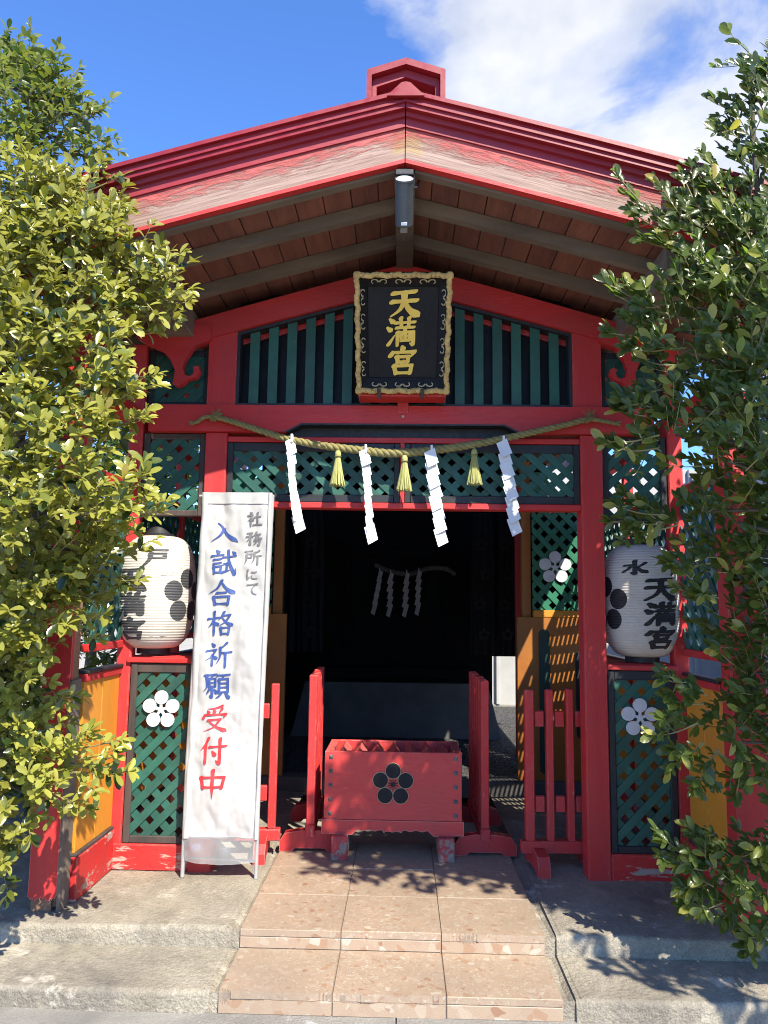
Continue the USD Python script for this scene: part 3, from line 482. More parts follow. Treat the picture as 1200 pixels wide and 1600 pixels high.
# side walls: wing post at the front, orange panels below, lattice above
for s in (-1, 1):
    b = MB()
    if s < 0:      # its foot has rotted to splinters
        r_ = np.random.default_rng(5); xs_ = np.linspace(-1.705, -1.572, 46); zz = .055 + .075 * (meshkit.fbm(np.stack([xs_ * 30, xs_ * 0, xs_ * 0], 1), 4, 2) - .5) + r_.uniform(-.008, .008, 46)
        prism(b, sg.Polygon(list(zip(xs_, zz)) + [(-1.572, 2.9), (-1.705, 2.9)]), -.575, -.545); wp = obj('wing_post', b, 'red_paint', sh)
        b = MB(); box(b, -1.700, -1.574, -.545, -.47, .012, 2.89, .004); prism(b, sg.Polygon(list(zip(np.linspace(-1.695, -1.60, 9), .075 + r_.uniform(-.03, .02, 9))) + [(-1.60, -.02), (-1.695, -.02)]), -.562, -.546)
        obj('post_core', b, 'soffit_light', wp); b = MB(); box(b, -1.5715, -1.557, -.578, -.47, -.01, 1.04, .003); obj('edge_strip', b, 'old_wood', wp)
    else:
        bs(b, s, 1.538, 1.70, -.575, -.456, .0, 2.9, .006); wp = obj('wing_post', b, 'red_paint', sh)
    xi0, xi1 = 1.535, 1.56
    for (ya, yb) in ((-.455, .018), (.105, 1.0), (1.06, 2.1)):
        b = MB(); bs(b, s, 1.522, 1.572, ya, yb, .0, .205, .005); obj('base_plank', b, 'red_worn', sh)
        b = MB(); bs(b, s, 1.525, 1.57, ya, yb, .2055, .222, .003); obj('panel_sill', b, 'brown_frame', sh)
        ym = (ya + yb) / 2
        for (pa, pb) in ((ya + .002, ym - .002), (ym + .002, yb - .002)):
            b = MB(); bs(b, s, 1.540, 1.556, pa, pb, .2225, 1.022, .002); obj('orange_panel', b, 'orange', sh)
        b = MB(); bs(b, s, 1.528, 1.568, ya, yb, 1.0225, 1.060, .004); obj('panel_rail', b, 'red_beam', sh)
        b = MB(); bs(b, s, 1.520, 1.576, ya, yb, 1.0605, 1.078, .004); obj('panel_cap', b, 'dark_frame', sh)
        b = MB(); bs(b, s, 1.528, 1.568, ya, yb, 1.165, 1.205, .004); obj('upper_rail', b, 'red_beam', sh)
        b = MB(); bs(b, s, 1.530, 1.566, ya, yb, 2.03, 2.085, .004); obj('upper_rail', b, 'red_beam', sh)
        pn = subgroup('side_lattice', sh)
        slats(pn, (ya, yb, 1.206, 2.029), (X0 + s * 1.538), px=.125, pz=.140, w=.044, plane='yz', th=.009 * s)
    for y0 in (1.002,):
        b = MB(); bs(b, s, 1.515, 1.58, y0, y0 + .056, 0, 2.95, .005); obj('side_post', b, 'red_paint', sh)
    b = MB(); bs(b, s, 1.51, 1.59, 2.102, 2.18, 0, 2.95, .005); obj('side_post', b, 'red_paint', sh)
    b = MB(); bs(b, s, 1.52, 1.585, -.455, 4.2, 2.42, 2.53, .005); obj('side_beam', b, 'red_beam', sh)
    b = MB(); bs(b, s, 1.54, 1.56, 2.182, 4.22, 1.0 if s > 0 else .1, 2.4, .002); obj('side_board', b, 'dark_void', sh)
    b = MB(); bs(b, s, 1.40, 1.53, .10, .14, 2.55, 2.62, .003); obj('tie_beam', b, 'red_beam', sh)
    # inner screen: orange post and low orange boards with rounded dark slots, lattice above
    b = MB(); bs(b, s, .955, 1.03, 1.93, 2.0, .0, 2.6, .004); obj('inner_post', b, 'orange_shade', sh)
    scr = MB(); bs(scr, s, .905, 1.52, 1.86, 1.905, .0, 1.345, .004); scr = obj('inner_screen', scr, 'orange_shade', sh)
    for (xa, za, zb) in ((1.115, .20, 1.21), (1.385, .46, 1.05)):
        b = MB(); prism(b, sg.LineString([(X0 + s * xa, za), (X0 + s * xa, zb)]).buffer(.042 if xa < 1.3 else .03), 1.848, 1.862); obj('slot', b, 'dark_frame' if xa > 1.2 else 'green_dark', scr)
    b = MB(); bs(b, s, 1.035, 1.52, 1.855, 1.91, 1.3455, 1.40, .004); obj('inner_rail', b, 'orange', sh)
    pn = subgroup('inner_lattice', sh); xa, xb = sorted((X0 + s * 1.032, X0 + s * 1.50)); slats(pn, (xa, xb, 1.402, 2.5), 1.88, 'green_bright', px=.118, pz=.125, w=.042, first=-1)
    b = MB(); disc_flower(b, (X0 + s * 1.21, 1.735), 1.862, .083, .047, .010); obj('plum_emblem', b, 'white_paint', pn)
# back of the hall
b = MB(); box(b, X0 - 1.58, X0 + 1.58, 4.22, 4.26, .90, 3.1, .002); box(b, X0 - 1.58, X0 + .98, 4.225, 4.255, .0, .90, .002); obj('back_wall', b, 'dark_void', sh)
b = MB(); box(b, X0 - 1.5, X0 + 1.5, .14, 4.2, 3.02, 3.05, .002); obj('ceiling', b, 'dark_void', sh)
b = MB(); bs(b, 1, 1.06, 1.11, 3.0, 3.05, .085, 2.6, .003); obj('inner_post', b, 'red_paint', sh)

# ------------------------------------------------------------------ inner sanctuary
sn = thing('inner_sanctuary', 'small dark sanctuary on a grey concrete plinth deep inside the hall', 'altar', (-.06, 3.9, 0))
b = MB(); hw0, hw1 = 1.10, .95
pl = trimesh.convex.convex_hull(np.array([(-.06 + sx * w, y, z) for sx in (-1, 1) for (w, z, y) in ((hw0, .0, 3.85), (hw1, .63, 3.92), (hw0, .0, 5.2), (hw1, .63, 5.2))])); b.mesh(pl); obj('plinth', b, 'plinth', sn)
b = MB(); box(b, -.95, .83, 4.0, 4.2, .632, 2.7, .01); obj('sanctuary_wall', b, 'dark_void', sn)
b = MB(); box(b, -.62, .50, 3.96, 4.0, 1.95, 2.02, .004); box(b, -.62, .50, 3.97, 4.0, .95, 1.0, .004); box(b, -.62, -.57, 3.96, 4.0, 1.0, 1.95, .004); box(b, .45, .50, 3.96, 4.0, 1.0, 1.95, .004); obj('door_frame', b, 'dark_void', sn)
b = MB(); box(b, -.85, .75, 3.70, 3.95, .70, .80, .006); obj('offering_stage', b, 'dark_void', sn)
def wavy(x0, x1, z0, z1, y, amp, freq, seed, n=60, m=24, gather=True):
    u, w = np.meshgrid(np.linspace(0, 1, n), np.linspace(0, 1, m), indexing='ij'); xx = x0 + (x1 - x0) * u
    if gather: xx = (x0 + x1) / 2 + (xx - (x0 + x1) / 2) * (1 - .25 * w ** 3)
    yy = y + amp * np.sin(u * freq * 2 * PI + 1.3 * np.sin(w * 3 + seed)) * (.5 + .5 * (1 - w))
    v = np.stack([xx, yy, z0 + (z1 - z0) * w], -1).reshape(-1, 3); i, j = np.meshgrid(np.arange(n - 1), np.arange(m - 1), indexing='ij'); q = np.stack([i * m + j, (i + 1) * m + j, (i + 1) * m + j + 1, i * m + j + 1], -1).reshape(-1, 4)
    return v, np.vstack([q[:, [0, 1, 2]], q[:, [0, 2, 3]]])
for i, (xa, xb, lab) in enumerate(((-1.06, -.80, 'dark crested curtain left of the inner sanctuary, nearest the doors'), (-1.42, -1.09, 'dark crested curtain at the far left inside the hall'), (.68, .93, 'dark crested curtain right of the inner sanctuary, nearest the doors'), (.95, 1.14, 'narrow dark crested curtain at the right inside the hall'))):
    cu_ = thing('curtain', lab, 'curtain', ((xa + xb) / 2, 3.6, .95), 'dark curtains inside the hall')
    b = MB(); b.add(*wavy(xa, xb, .95, 2.38, 3.6, .018, 3, i)); obj('cloth', b, 'curtain', cu_, smooth=True)
    for k, (fx, z) in enumerate(((.45, 2.05), (.62, 1.75), (.40, 1.45), (.55, 1.15))):
        b = MB(); disc_flower(b, (xa + (xb - xa) * fx, z), 3.572, .042, .022, .003, False, 12); obj('crest', b, 'curtain_crest', cu_)
# ------------------------------------------------------------------ brush lettering
CH = {
'天': [('h', [(18, 20), (82, 13)]), ('h', [(14, 47), (86, 41)]), ('p', [(50, 18), (49, 44), (36, 72), (10, 93)]), ('n', [(50, 44), (64, 70), (93, 92)])],
'満': [('d', [(13, 8), (26, 20)]), ('d', [(5, 36), (18, 47)]), ('t', [(9, 92), (29, 62)]), ('h', [(34, 21), (96, 17)]), ('v', [(50, 5), (52, 36)]), ('v', [(77, 4), (75, 35)]), ('h', [(36, 37), (93, 34)]), ('v', [(39, 52), (38, 96)]), ('zg', [(39, 52), (91, 49), (90, 92), (80, 87)]), ('v', [(64, 36), (64, 78)]), ('z', [(51, 60), (51, 79), (78, 77)]), ('v', [(78, 60), (78, 78)])],
'宮': [('d', [(48, 3), (52, 15)]), ('d', [(17, 22), (11, 38)]), ('hg', [(17, 25), (88, 21), (78, 37)]), ('v', [(32, 38), (35, 58)]), ('z', [(32, 39), (69, 37), (66, 57)]), ('h', [(35, 57), (66, 56)]), ('p', [(51, 56), (44, 68)]), ('v', [(23, 69), (28, 97)]), ('z', [(23, 70), (79, 67), (74, 95)]), ('h', [(28, 94), (74, 92)])],
'水': [('vg', [(50, 4), (51, 94), (39, 84)]), ('z', [(12, 36), (38, 33), (28, 58), (8, 78)]), ('p', [(88, 20), (74, 36), (56, 48)]), ('n', [(54, 42), (70, 66), (95, 82)])],
'戸': [('h', [(16, 12), (84, 9)]), ('z', [(27, 31), (77, 28), (75, 54)]), ('h', [(28, 56), (76, 53)]), ('p', [(27, 30), (25, 62), (8, 95)])],
'社': [('d', [(22, 3), (33, 14)]), ('zp', [(6, 29), (39, 24), (24, 50), (3, 66)]), ('v', [(26, 46), (27, 98)]), ('d', [(32, 48), (43, 59)]), ('h', [(51, 37), (90, 33)]), ('v', [(70, 8), (70, 87)]), ('h', [(45, 89), (98, 86)])],
'務': [('z', [(8, 12), (37, 8), (24, 24)]), ('d', [(19, 20), (29, 29)]), ('zp', [(3, 37), (43, 32), (36, 46)]), ('vg', [(25, 34), (26, 93), (15, 84)]), ('p', [(23, 46), (16, 58), (3, 70)]), ('p', [(63, 3), (57, 18), (46, 31)]), ('h', [(54, 20), (88, 16)]), ('p', [(78, 20), (66, 40), (46, 53)]), ('n', [(56, 26), (72, 42), (98, 52)]), ('zg', [(50, 65), (85, 61), (79, 95), (67, 87)]), ('p', [(66, 50), (62, 74), (42, 97)])],
'所': [('h', [(8, 12), (47, 7)]), ('z', [(16, 30), (43, 27), (42, 51)]), ('h', [(17, 53), (42, 51)]), ('p', [(16, 29), (14, 64), (2, 96)]), ('p', [(87, 5), (74, 14), (57, 19)]), ('p', [(60, 18), (58, 60), (44, 94)]), ('h', [(60, 43), (99, 38)]), ('v', [(80, 42), (80, 99)])],
'に': [('v', [(18, 10), (13, 50), (18, 92), (29, 74)]), ('c', [(46, 28), (62, 30), (82, 23)]), ('c', [(46, 62), (46, 80), (64, 87), (88, 82)])],
'て': [('c', [(8, 24), (40, 22), (90, 13)]), ('c', [(88, 14), (58, 34), (44, 60), (54, 84), (80, 94)])],
'入': [('n', [(27, 3), (42, 20), (60, 56), (99, 90)]), ('p', [(48, 32), (34, 62), (2, 92)])],
'試': [('d', [(20, 3), (31, 14)]), ('h', [(3, 27), (47, 20)]), ('h', [(11, 41), (39, 37)]), ('h', [(11, 56), (39, 52)]), ('v', [(11, 68), (14, 95)]), ('z', [(11, 69), (40, 65), (37, 90)]), ('h', [(14, 91), (37, 89)]), ('h', [(46, 31), (96, 24)]), ('h', [(50, 57), (75, 53)]), ('v', [(62, 54), (62, 82)]), ('t', [(45, 90), (78, 79)]), ('xg', [(65, 3), (71, 50), (93, 97), (97, 72)]), ('d', [(82, 7), (93, 18)])],
'合': [('p', [(50, 3), (34, 32), (2, 55)]), ('n', [(50, 8), (68, 33), (99, 53)]), ('h', [(33, 51), (67, 48)]), ('v', [(22, 66), (27, 98)]), ('z', [(22, 67), (78, 63), (74, 95)]), ('h', [(27, 94), (74, 91)])],
'格': [('h', [(3, 32), (43, 26)]), ('v', [(25, 3), (25, 98)]), ('p', [(25, 32), (16, 52), (3, 68)]), ('d', [(28, 45), (41, 56)]), ('p', [(62, 3), (54, 20), (41, 37)]), ('zp', [(58, 18), (87, 13), (68, 44), (38, 64)]), ('n', [(56, 26), (74, 46), (99, 57)]), ('v', [(51, 67), (54, 96)]), ('z', [(51, 68), (84, 65), (81, 94)]), ('h', [(54, 92), (81, 90)])],
'祈': [('d', [(22, 5), (34, 17)]), ('zp', [(5, 36), (40, 30), (24, 58), (2, 74)]), ('v', [(26, 52), (27, 94)]), ('d', [(32, 55), (43, 66)]), ('p', [(80, 3), (68, 16), (53, 24)]), ('p', [(56, 22), (55, 60), (41, 88)]), ('h', [(56, 43), (99, 38)]), ('v', [(77, 42), (77, 99)])],
'願': [('h', [(8, 8), (50, 4)]), ('p', [(15, 8), (15, 50), (2, 70)]), ('p', [(36, 9), (28, 20)]), ('v', [(22, 22), (23, 53)]), ('z', [(22, 23), (46, 20), (45, 51)]), ('h', [(24, 37), (44, 35)]), ('h', [(24, 51), (45, 49)]), ('vg', [(34, 52), (34, 92), (25, 84)]), ('p', [(24, 62), (12, 82)]), ('d', [(42, 62), (51, 76)]), ('h', [(55, 8), (99, 4)]), ('p', [(77, 8), (69, 21)]), ('v', [(60, 22), (60, 76)]), ('z', [(60, 23), (92, 20), (92, 74)]), ('h', [(62, 39), (90, 37)]), ('h', [(62, 55), (90, 53)]), ('h', [(60, 73), (92, 70)]), ('p', [(68, 76), (62, 86), (46, 97)]), ('d', [(82, 76), (98, 95)])],
'受': [('p', [(76, 4), (52, 12), (22, 14)]), ('d', [(22, 20), (29, 31)]), ('d', [(45, 17), (50, 28)]), ('p', [(76, 15), (65, 30)]), ('d', [(11, 34), (6, 50)]), ('hg', [(11, 37), (92, 33), (81, 49)]), ('zp', [(25, 55), (72, 51), (48, 80), (5, 97)]), ('n', [(31, 60), (58, 80), (97, 94)])],
'付': [('p', [(33, 3), (22, 26), (3, 50)]), ('v', [(22, 31), (22, 98)]), ('h', [(37, 36), (99, 30)]), ('vg', [(76, 4), (76, 96), (60, 84)]), ('d', [(47, 50), (59, 67)])],
'中': [('v', [(14, 28), (21, 66)]), ('z', [(14, 29), (88, 24), (80, 62)]), ('h', [(21, 61), (79, 57)]), ('vt', [(51, 3), (51, 99)])],
}
WID = {'h': [(0, 1.0), (.12, .74), (.5, .66), (.82, .84), (.95, 1.12), (1, .8)], 'v': [(0, 1.15), (.12, .9), (.6, .84), (.95, .95), (1, .7)], 'vt': [(0, 1.15), (.15, .9), (.6, .9), (1, .12)],
       'p': [(0, 1.15), (.2, .95), (.6, .72), (1, .10)], 'n': [(0, .40), (.3, .66), (.6, .98), (.83, 1.45), (1, .12)], 'd': [(0, .35), (.45, .9), (.8, 1.25), (1, .75)], 't': [(0, 1.2), (.3, 1.0), (1, .12)],
       'z': [(0, .95), (.15, .75), (.5, .85), (1, .85)], 'zp': [(0, .95), (.2, .72), (.45, 1.0), (1, .10)], 'zg': [(0, .9), (.15, .72), (.5, .95), (.88, 1.1), (1, .1)], 'vg': [(0, 1.15), (.2, .9), (.86, .98), (.9, .9), (1, .1)],
       'hg': [(0, .9), (.2, .72), (.76, .9), (.82, 1.15), (1, .1)], 'xg': [(0, .95), (.3, .85), (.8, 1.15), (.85, 1.0), (1, .1)], 'c': [(0, .8), (.2, .7), (.6, .85), (1, .6)]}
PEN = np.array([(math.cos(a), math.sin(a)) for a in np.arange(12) * PI / 6]) @ np.array([[1.0, -.22], [-.22, .82]])
def glyph(ch, pen, equal=0.0):
    """union of brush strokes in a 100 x 100 square, y up; equal flattens the pressure for bold signboard lettering"""
    out = []
    for kind, pts in CH[ch]:
        p = np.array(pts, float)
        if kind in 'pnc' and len(p) > 2: q = curve(p, 16)
        elif kind == 'xg': q = np.vstack([curve(p[:3], 14), p[3:]])
        else: q = np.vstack([np.linspace(p[i], p[i + 1], 6)[(0 if i == 0 else 1):] for i in range(len(p) - 1)])
        s = np.r_[0, np.cumsum(np.linalg.norm(np.diff(q, axis=0), axis=1))]; s /= s[-1]
        w = np.interp(s, *zip(*WID[kind])); w = w * (1 - equal) + equal * np.maximum(w, .9)
        w *= pen / 2
        c = [PEN * r + a for a, r in zip(q, w)]
        out += [sg.MultiPoint(np.vstack([c[i], c[i + 1]])).convex_hull for i in range(len(c) - 1)]
    g = union_all(out).buffer(.5).buffer(-.5).simplify(.12)
    return affinity.affine_transform(g, [1, 0, 0, -1, 0, 100])
def fit(g, x0, x1, z0, z1):
    a, b, c, d = g.bounds
    return affinity.affine_transform(g, [(x1 - x0) / (c - a), 0, 0, (z1 - z0) / (d - b), x0 - a * (x1 - x0) / (c - a), z0 - b * (z1 - z0) / (d - b)])
def sheet(poly, edge):
    vs, fs, n = [], [], 0
    for g in getattr(poly, 'geoms', [poly]):
        v, f = trimesh.creation.triangulate_polygon(g, engine='earcut')
        v = np.column_stack([v, np.zeros(len(v))]); v, f = trimesh.remesh.subdivide_to_size(v, f, edge, max_iter=12)
        vs.append(v[:, :2]); fs.append(f + n); n += len(v)
    return np.vstack(vs), np.vstack(fs)

# ------------------------------------------------------------------ plaque over the doorway
py0, pz0, py1, pz1 = -.125, 2.585, -.470, 3.135
ud = np.array([0, py1 - py0, pz1 - pz0]); PL = np.linalg.norm(ud); ud /= PL; nd = np.array([0, -ud[2], ud[1]]); nd = -nd if nd[1] > 0 else nd
PC = np.array([-.014, py0, pz0])
def onplaque(v):      # local (x, out, up) -> world
    v = np.asarray(v, float); return PC + v[:, [0]] * [1, 0, 0] + v[:, [1]] * nd + v[:, [2]] * ud
plq = thing('shrine_plaque', 'black signboard with gold characters 天満宮 in a scalloped gold frame above the doorway', 'sign', PC)
W = .515
def padd(b, poly, a0, a1):
    t = MB(); prism(t, poly, a0, a1); v, f = t.arr(); v[:, 1] *= 1; b.add(onplaque(v), f[:, ::-1]); return b
b = MB(); padd(b, sg.box(-W / 2 + .02, .015, W / 2 - .02, PL - .015), -.012, .012); obj('back_board', b, 'black_lacquer', plq)
b = MB(); padd(b, sg.box(-.183, .085, .183, PL - .085), .012, .020); obj('face_board', b, 'board_grey', plq)
# sloping inner border
b = MB(); o = [(-.225, .035), (.225, .035), (.225, PL - .035), (-.225, PL - .035)]; i_ = [(-.186, .082), (.186, .082), (.186, PL - .082), (-.186, PL - .082)]
vv = [(x, .060, z) for x, z in o] + [(x, .021, z) for x, z in i_]; ff = []
for k in range(4): ff += [(k, (k + 1) % 4, 4 + (k + 1) % 4), (k, 4 + (k + 1) % 4, 4 + k)]
b.add(onplaque(np.array(vv)), ff); obj('bevel', b, 'black_lacquer', plq)
# carved frame: knobbly moulding along the four sides
r_ = np.random.default_rng(3)
for (p0, p1, k) in (((-.237, .022), (.237, .022), 0), ((-.237, PL - .022), (.237, PL - .022), 1), ((-.237, .022), (-.237, PL - .022), 2), ((.237, .022), (.237, PL - .022), 3)):
    p0, p1 = np.array(p0), np.array(p1); L = np.linalg.norm(p1 - p0); d = (p1 - p0) / L; nn = np.array([-d[1], d[0]]); n_ = int(L / .0045); b = MB(); ring = 10; vs = []
    for q in range(n_ + 1):
        s_ = q / n_ * L; wob = .0032 * math.sin(s_ * 2 * PI / .098 + k) + .0012 * math.sin(s_ * 2 * PI / .041); lobe = abs(math.sin(s_ * PI / .024 + k * .7)); w_ = .0128 + .0022 * lobe + r_.uniform(-.0006, .0006); h_ = .013 + .0045 * lobe
        c = p0 + d * s_ + nn * wob
        for t in range(ring):
            a = t / ring * 2 * PI; ca, sa = math.cos(a), math.sin(a); ca = abs(ca) ** .7 * np.sign(ca); sa = abs(sa) ** .7 * np.sign(sa)
            e = c + nn * ca * w_; vs.append((e[0], .062 + sa * h_, e[1]))
    vs = np.array(vs); i, j = np.meshgrid(np.arange(n_), np.arange(ring), indexing='ij'); j2 = (j + 1) % ring; q = np.stack([i * ring + j, i * ring + j2, (i + 1) * ring + j2, (i + 1) * ring + j], -1).reshape(-1, 4)
    b.add(onplaque(vs), np.vstack([q[:, [0, 1, 2]], q[:, [0, 2, 3]]])); bx_ = MB()
    for e in (p0, p1): bx_.add(onplaque(boxv((.036, .04, .036), .008) + [e[0], .060, e[1]]), _bf)
    if k < 2: b.add(*bx_.arr())
    obj('carved_frame', b, 'gold_carved', plq)
# gold scrolls on the border
def scroll(c, ang, s=1.0):
    out = []
    for m_ in (-1, 1):
        t = np.linspace(0, 1, 14); th = t * 4.3; rr = .018 * (1 - .62 * t)
        xx = m_ * (.026 - rr * np.cos(th) * 1.25 + .0); zz = rr * np.sin(th) * 1.0
        ca, sa = math.cos(ang), math.sin(ang)
        out.append(np.stack([c[0] + (xx * ca - zz * sa) * s, c[1] + (xx * sa + zz * ca) * s], 1))
    return out
spots = [((x, PL - .058), 0) for x in (-.125, 0, .125)] + [((x, .058), PI) for x in (-.125, 0, .125)] + [((-.206, z), PI / 2) for z in (.14, .265, .39, .515)] + [((.206, z), -PI / 2) for z in (.14, .265, .39, .515)]
for c, a in spots:
    b = MB()
    for p in scroll(c, a):
        tube(b, onplaque(np.column_stack([p[:, 0], np.full(len(p), .0505 - .0), p[:, 1]])), np.linspace(.0045, .0022, len(p)), 6)
    obj('scroll', b, 'gold_dull', plq)
for ch, (z0, z1, x0, x1) in zip('天満宮', ((.408, .552, -.073, .090), (.252, .416, -.089, .072), (.098, .262, -.080, .076))):
    b = MB(); padd(b, fit(glyph(ch, {'天': 19, '満': 13.5, '宮': 15.5}[ch], .35), x0, x1, z0, z1), .0195, .028); obj('character', b, 'gold_leaf', plq)
for x in (-.127, .108):
    b = MB(); b.add(onplaque(boxv((.020, .012, .055), .002) + [x, .086, .012]), _bf); b.add(onplaque(boxv((.020, .09, .012), .002) + [x, .045, -.008]), _bf); obj('bracket', b, 'iron', plq)
# ledge that carries it
b = MB(); box(b, -.255, .225, -.165, -.022, 2.548, 2.578, .004); box(b, -.04, .02, -.032, -.0225, 2.49, 2.547, .002); obj('plaque_ledge', b, 'red_paint', sh)
b = MB(); lathe(b, [(0, 0), (.008, 0), (.008, .012), (0, .012)], (0, 0, 0), 10, np.array([[1, 0, 0], [0, 0, -1], [0, 1, 0]]).T); v, f = b.arr(); b = MB(); b.add(v + [-.01, -.033, 2.468], f); obj('lock', b, 'gold_dull', sh)

# ------------------------------------------------------------------ floodlight under the ridge
fl = thing('floodlight', 'grey cylindrical floodlight with pale glass hanging below the roof peak', 'lamp', (-.012, -.945, 3.232))
ax = np.array([0, -math.sin(math.radians(47)), math.cos(math.radians(47))]); sx_ = np.array([1.0, 0, 0]); sy_2 = np.cross(ax, sx_); RT = np.stack([sx_, sy_2, ax], 1)
c0 = np.array([-.012, -.945, 3.232])
b = MB(); lathe(b, [(0, -.10), (.036, -.10), (.0405, -.095), (.0405, .098), (.043, .10), (.043, .108), (.038, .108)], c0, 40, RT); obj('body', b, 'lamp_grey', fl, smooth=35)
b = MB(); lathe(b, [(.038, .106), (.03, .112), (0, .114)], c0, 40, RT); obj('glass', b, 'lamp_glass', fl, smooth=35)
b = MB(); box(b, -.026, .002, -.842, -.838, 3.10, 3.115, .001); v, f = b.arr(); b = MB(); v = (v - [-.012, -.84, 3.1075]) @ np.stack([sx_, -sy_2 * 0 + np.array([0, ax[2], -ax[1]]), ax]) + c0 + ax * -.078 - np.array([0, ax[2], -ax[1]]) * .0418; b.add(v, f); obj('sticker', b, 'paper', fl)
b = MB(); tube(b, [(-.012, -.93, 3.262), (-.012, -.915, 3.30), (-.012, -.915, 3.345)], .015, 10); lathe(b, [(0, -.012), (.02, -.012), (.024, 0), (.02, .014), (0, .014)], (-.012, -.925, 3.352), 16); box(b, -.055, .031, -.945, -.905, 3.372, 3.402, .004); box(b, -.02, -.004, -.94, -.915, 3.345, 3.38, .003); obj('bracket', b, 'iron', fl)
b = MB(); tube(b, curve([(-.0, -.93, 3.335), (.02, -.93, 3.318), (.045, -.90, 3.335), (.055, -.84, 3.40)], 14), .006, 8); obj('cable', b, 'ink', fl)
b = MB(); box(b, -.032, .004, -.552, -.550, 3.290, 3.342, .0005); tg = obj('paper_tag', b, 'paper_dim', None, label='small pale paper tag hanging on the ridge beam below the floodlight', category='tag')
b = MB(); tube(b, curve([(-.012, -.50, 3.35), (-.012, -.50, 3.31), (-.006, -.50, 3.30), (-.004, -.50, 3.312), (-.016, -.5, 3.285), (-.008, -.5, 3.275)], 16), .0025, 6); obj('hook', b, 'stud', sh)

# ------------------------------------------------------------------ sacred rope, paper streamers, tassels
RP = [(-1.18, -.050, 2.418), (-1.055, -.055, 2.449), (-.62, -.066, 2.320), (-.219, -.07, 2.262), (.001, -.07, 2.253), (.383, -.07, 2.303), (.878, -.06, 2.416), (1.019, -.055, 2.453), (1.167, -.05, 2.432)]
rc = curve(RP, 160); sl = np.r_[0, np.cumsum(np.linalg.norm(np.diff(rc, axis=0), axis=1))]
rad = np.interp(sl / sl[-1], [0, .05, .07, .3, .5, .7, .93, .95, 1], [.010, .012, .0150, .020, .0235, .020, .0150, .012, .010])
rp = thing('sacred_rope', 'thick twisted straw rope strung in a sag across the doorway beam', 'rope', (0, -.06, 2.4))
t = np.gradient(rc, axis=0); t /= np.linalg.norm(t, axis=1, keepdims=True); a_ = np.cross(t, [0, 1.0, 0]); a_ /= np.linalg.norm(a_, axis=1, keepdims=True); b_ = np.cross(t, a_)
fine = np.linspace(0, sl[-1], 620); F_ = lambda arr: np.stack([np.interp(fine, sl, arr[:, k]) for k in range(3)], 1); rcf, af, bf_ = F_(rc), F_(a_), F_(b_); rdf = np.interp(fine, sl, rad)
for k in range(3):
    ph = fine / .105 * 2 * PI + k * 2 * PI / 3; c = rcf + (af * np.cos(ph)[:, None] + bf_ * np.sin(ph)[:, None]) * (rdf * .50)[:, None]
    b = MB(); tube(b, c, rdf * .60, 9); obj('strand', b, 'rope', rp, smooth=True)
for e, d in ((0, -1), (-1, 1)):
    b = MB(); r_ = np.random.default_rng(e + 5); base = rc[e]
    for k in range(26):
        q = base + np.array([d * r_.uniform(.012, .035), r_.uniform(-.014, .014), r_.uniform(-.018, .018)]); tube(b, [base - [d * .015, 0, 0], (base + q) / 2 + r_.uniform(-.003, .003, 3), q], [.0035, .0025, .001], 4)
    obj('frayed_end', b, 'rope', rp)
for px_, pz_ in ((-1.055, 2.449), (1.019, 2.453)):
    b = MB(); r_ = np.random.default_rng(int(px_ * 100) + 300)
    for k in range(3): tube(b, [(px_ - .012 + k * .012 + .02 * math.cos(a), -.058 + .021 * math.sin(a), pz_ + .021 * math.cos(a)) for a in np.linspace(0, 2 * PI, 12)], .004, 5)
    for k in range(14): tube(b, [(px_ + r_.uniform(-.02, .02), -.06, pz_ + .018), (px_ + r_.uniform(-.045, .045), -.066 + r_.uniform(-.02, .01), pz_ + r_.uniform(.03, .06))], [.002, .0007], 4)
    obj('tie', b, 'rope', rp)
# paper streamers: stepped folds, each fold hanging from the corner of the one above
def streamer(name, x, z, n, dx, seed, turn, label, w=.058, h=.084, y=-.100, m='paper', total=.5, group='white paper streamers on the rope', th=.0012, sgn=1):
    t_ = thing(name, label, 'paper streamer', (x, y, z), group); r_ = np.random.default_rng(seed)
    b = MB(); tube(b, [(x, y + .03, z + .035), (x, y + .005, z + .03), (x, y, z - .01)], .0025, 5); box(b, x - .006, x + .006, y - .001, y + .03, z - .015, z + .03, .0005); obj('strip', b, m, t_)
    cx, cz, yy = x, z, y; step = (total - h) / (n - 1)
    for k in range(n):
        a = turn[min(k, len(turn) - 1)]; ca, sa = math.cos(a), math.sin(a); L = h * (1.1 if k == n - 1 else 1); last = k >= n - 1
        u = np.linspace(-.5, .5, 6); wv = np.linspace(0, 1, 7); U, V = np.meshgrid(u, wv, indexing='ij')
        lx = U * w + sgn * V * L * (.30 + r_.uniform(-.05, .05)); lz = -V * L + sgn * U * w * (.52 + r_.uniform(-.06, .06)); c1, c2 = r_.uniform(.2, 1.0), r_.uniform(-1, 1)
        curl = .016 * c1 * V * V + .010 * c2 * U * V + (.012 * np.abs(U) * V if last else 0) + .004 * (V - .5) * (-1) ** k
        P_ = np.stack([cx - sgn * L * .15 + lx * ca, yy + lx * sa - curl, cz + lz], -1).reshape(-1, 3)
        i, j = np.meshgrid(np.arange(5), np.arange(6), indexing='ij'); q = np.stack([i * 7 + j, (i + 1) * 7 + j, (i + 1) * 7 + j + 1, i * 7 + j + 1], -1).reshape(-1, 4)
        b = MB(); b.add(P_, np.vstack([q[:, [0, 1, 2]], q[:, [0, 2, 3]]])); obj('fold', b, m, t_, smooth=True)
        cx += dx + r_.uniform(-.004, .004); cz -= step; yy += (-.007 if k % 2 else .004)
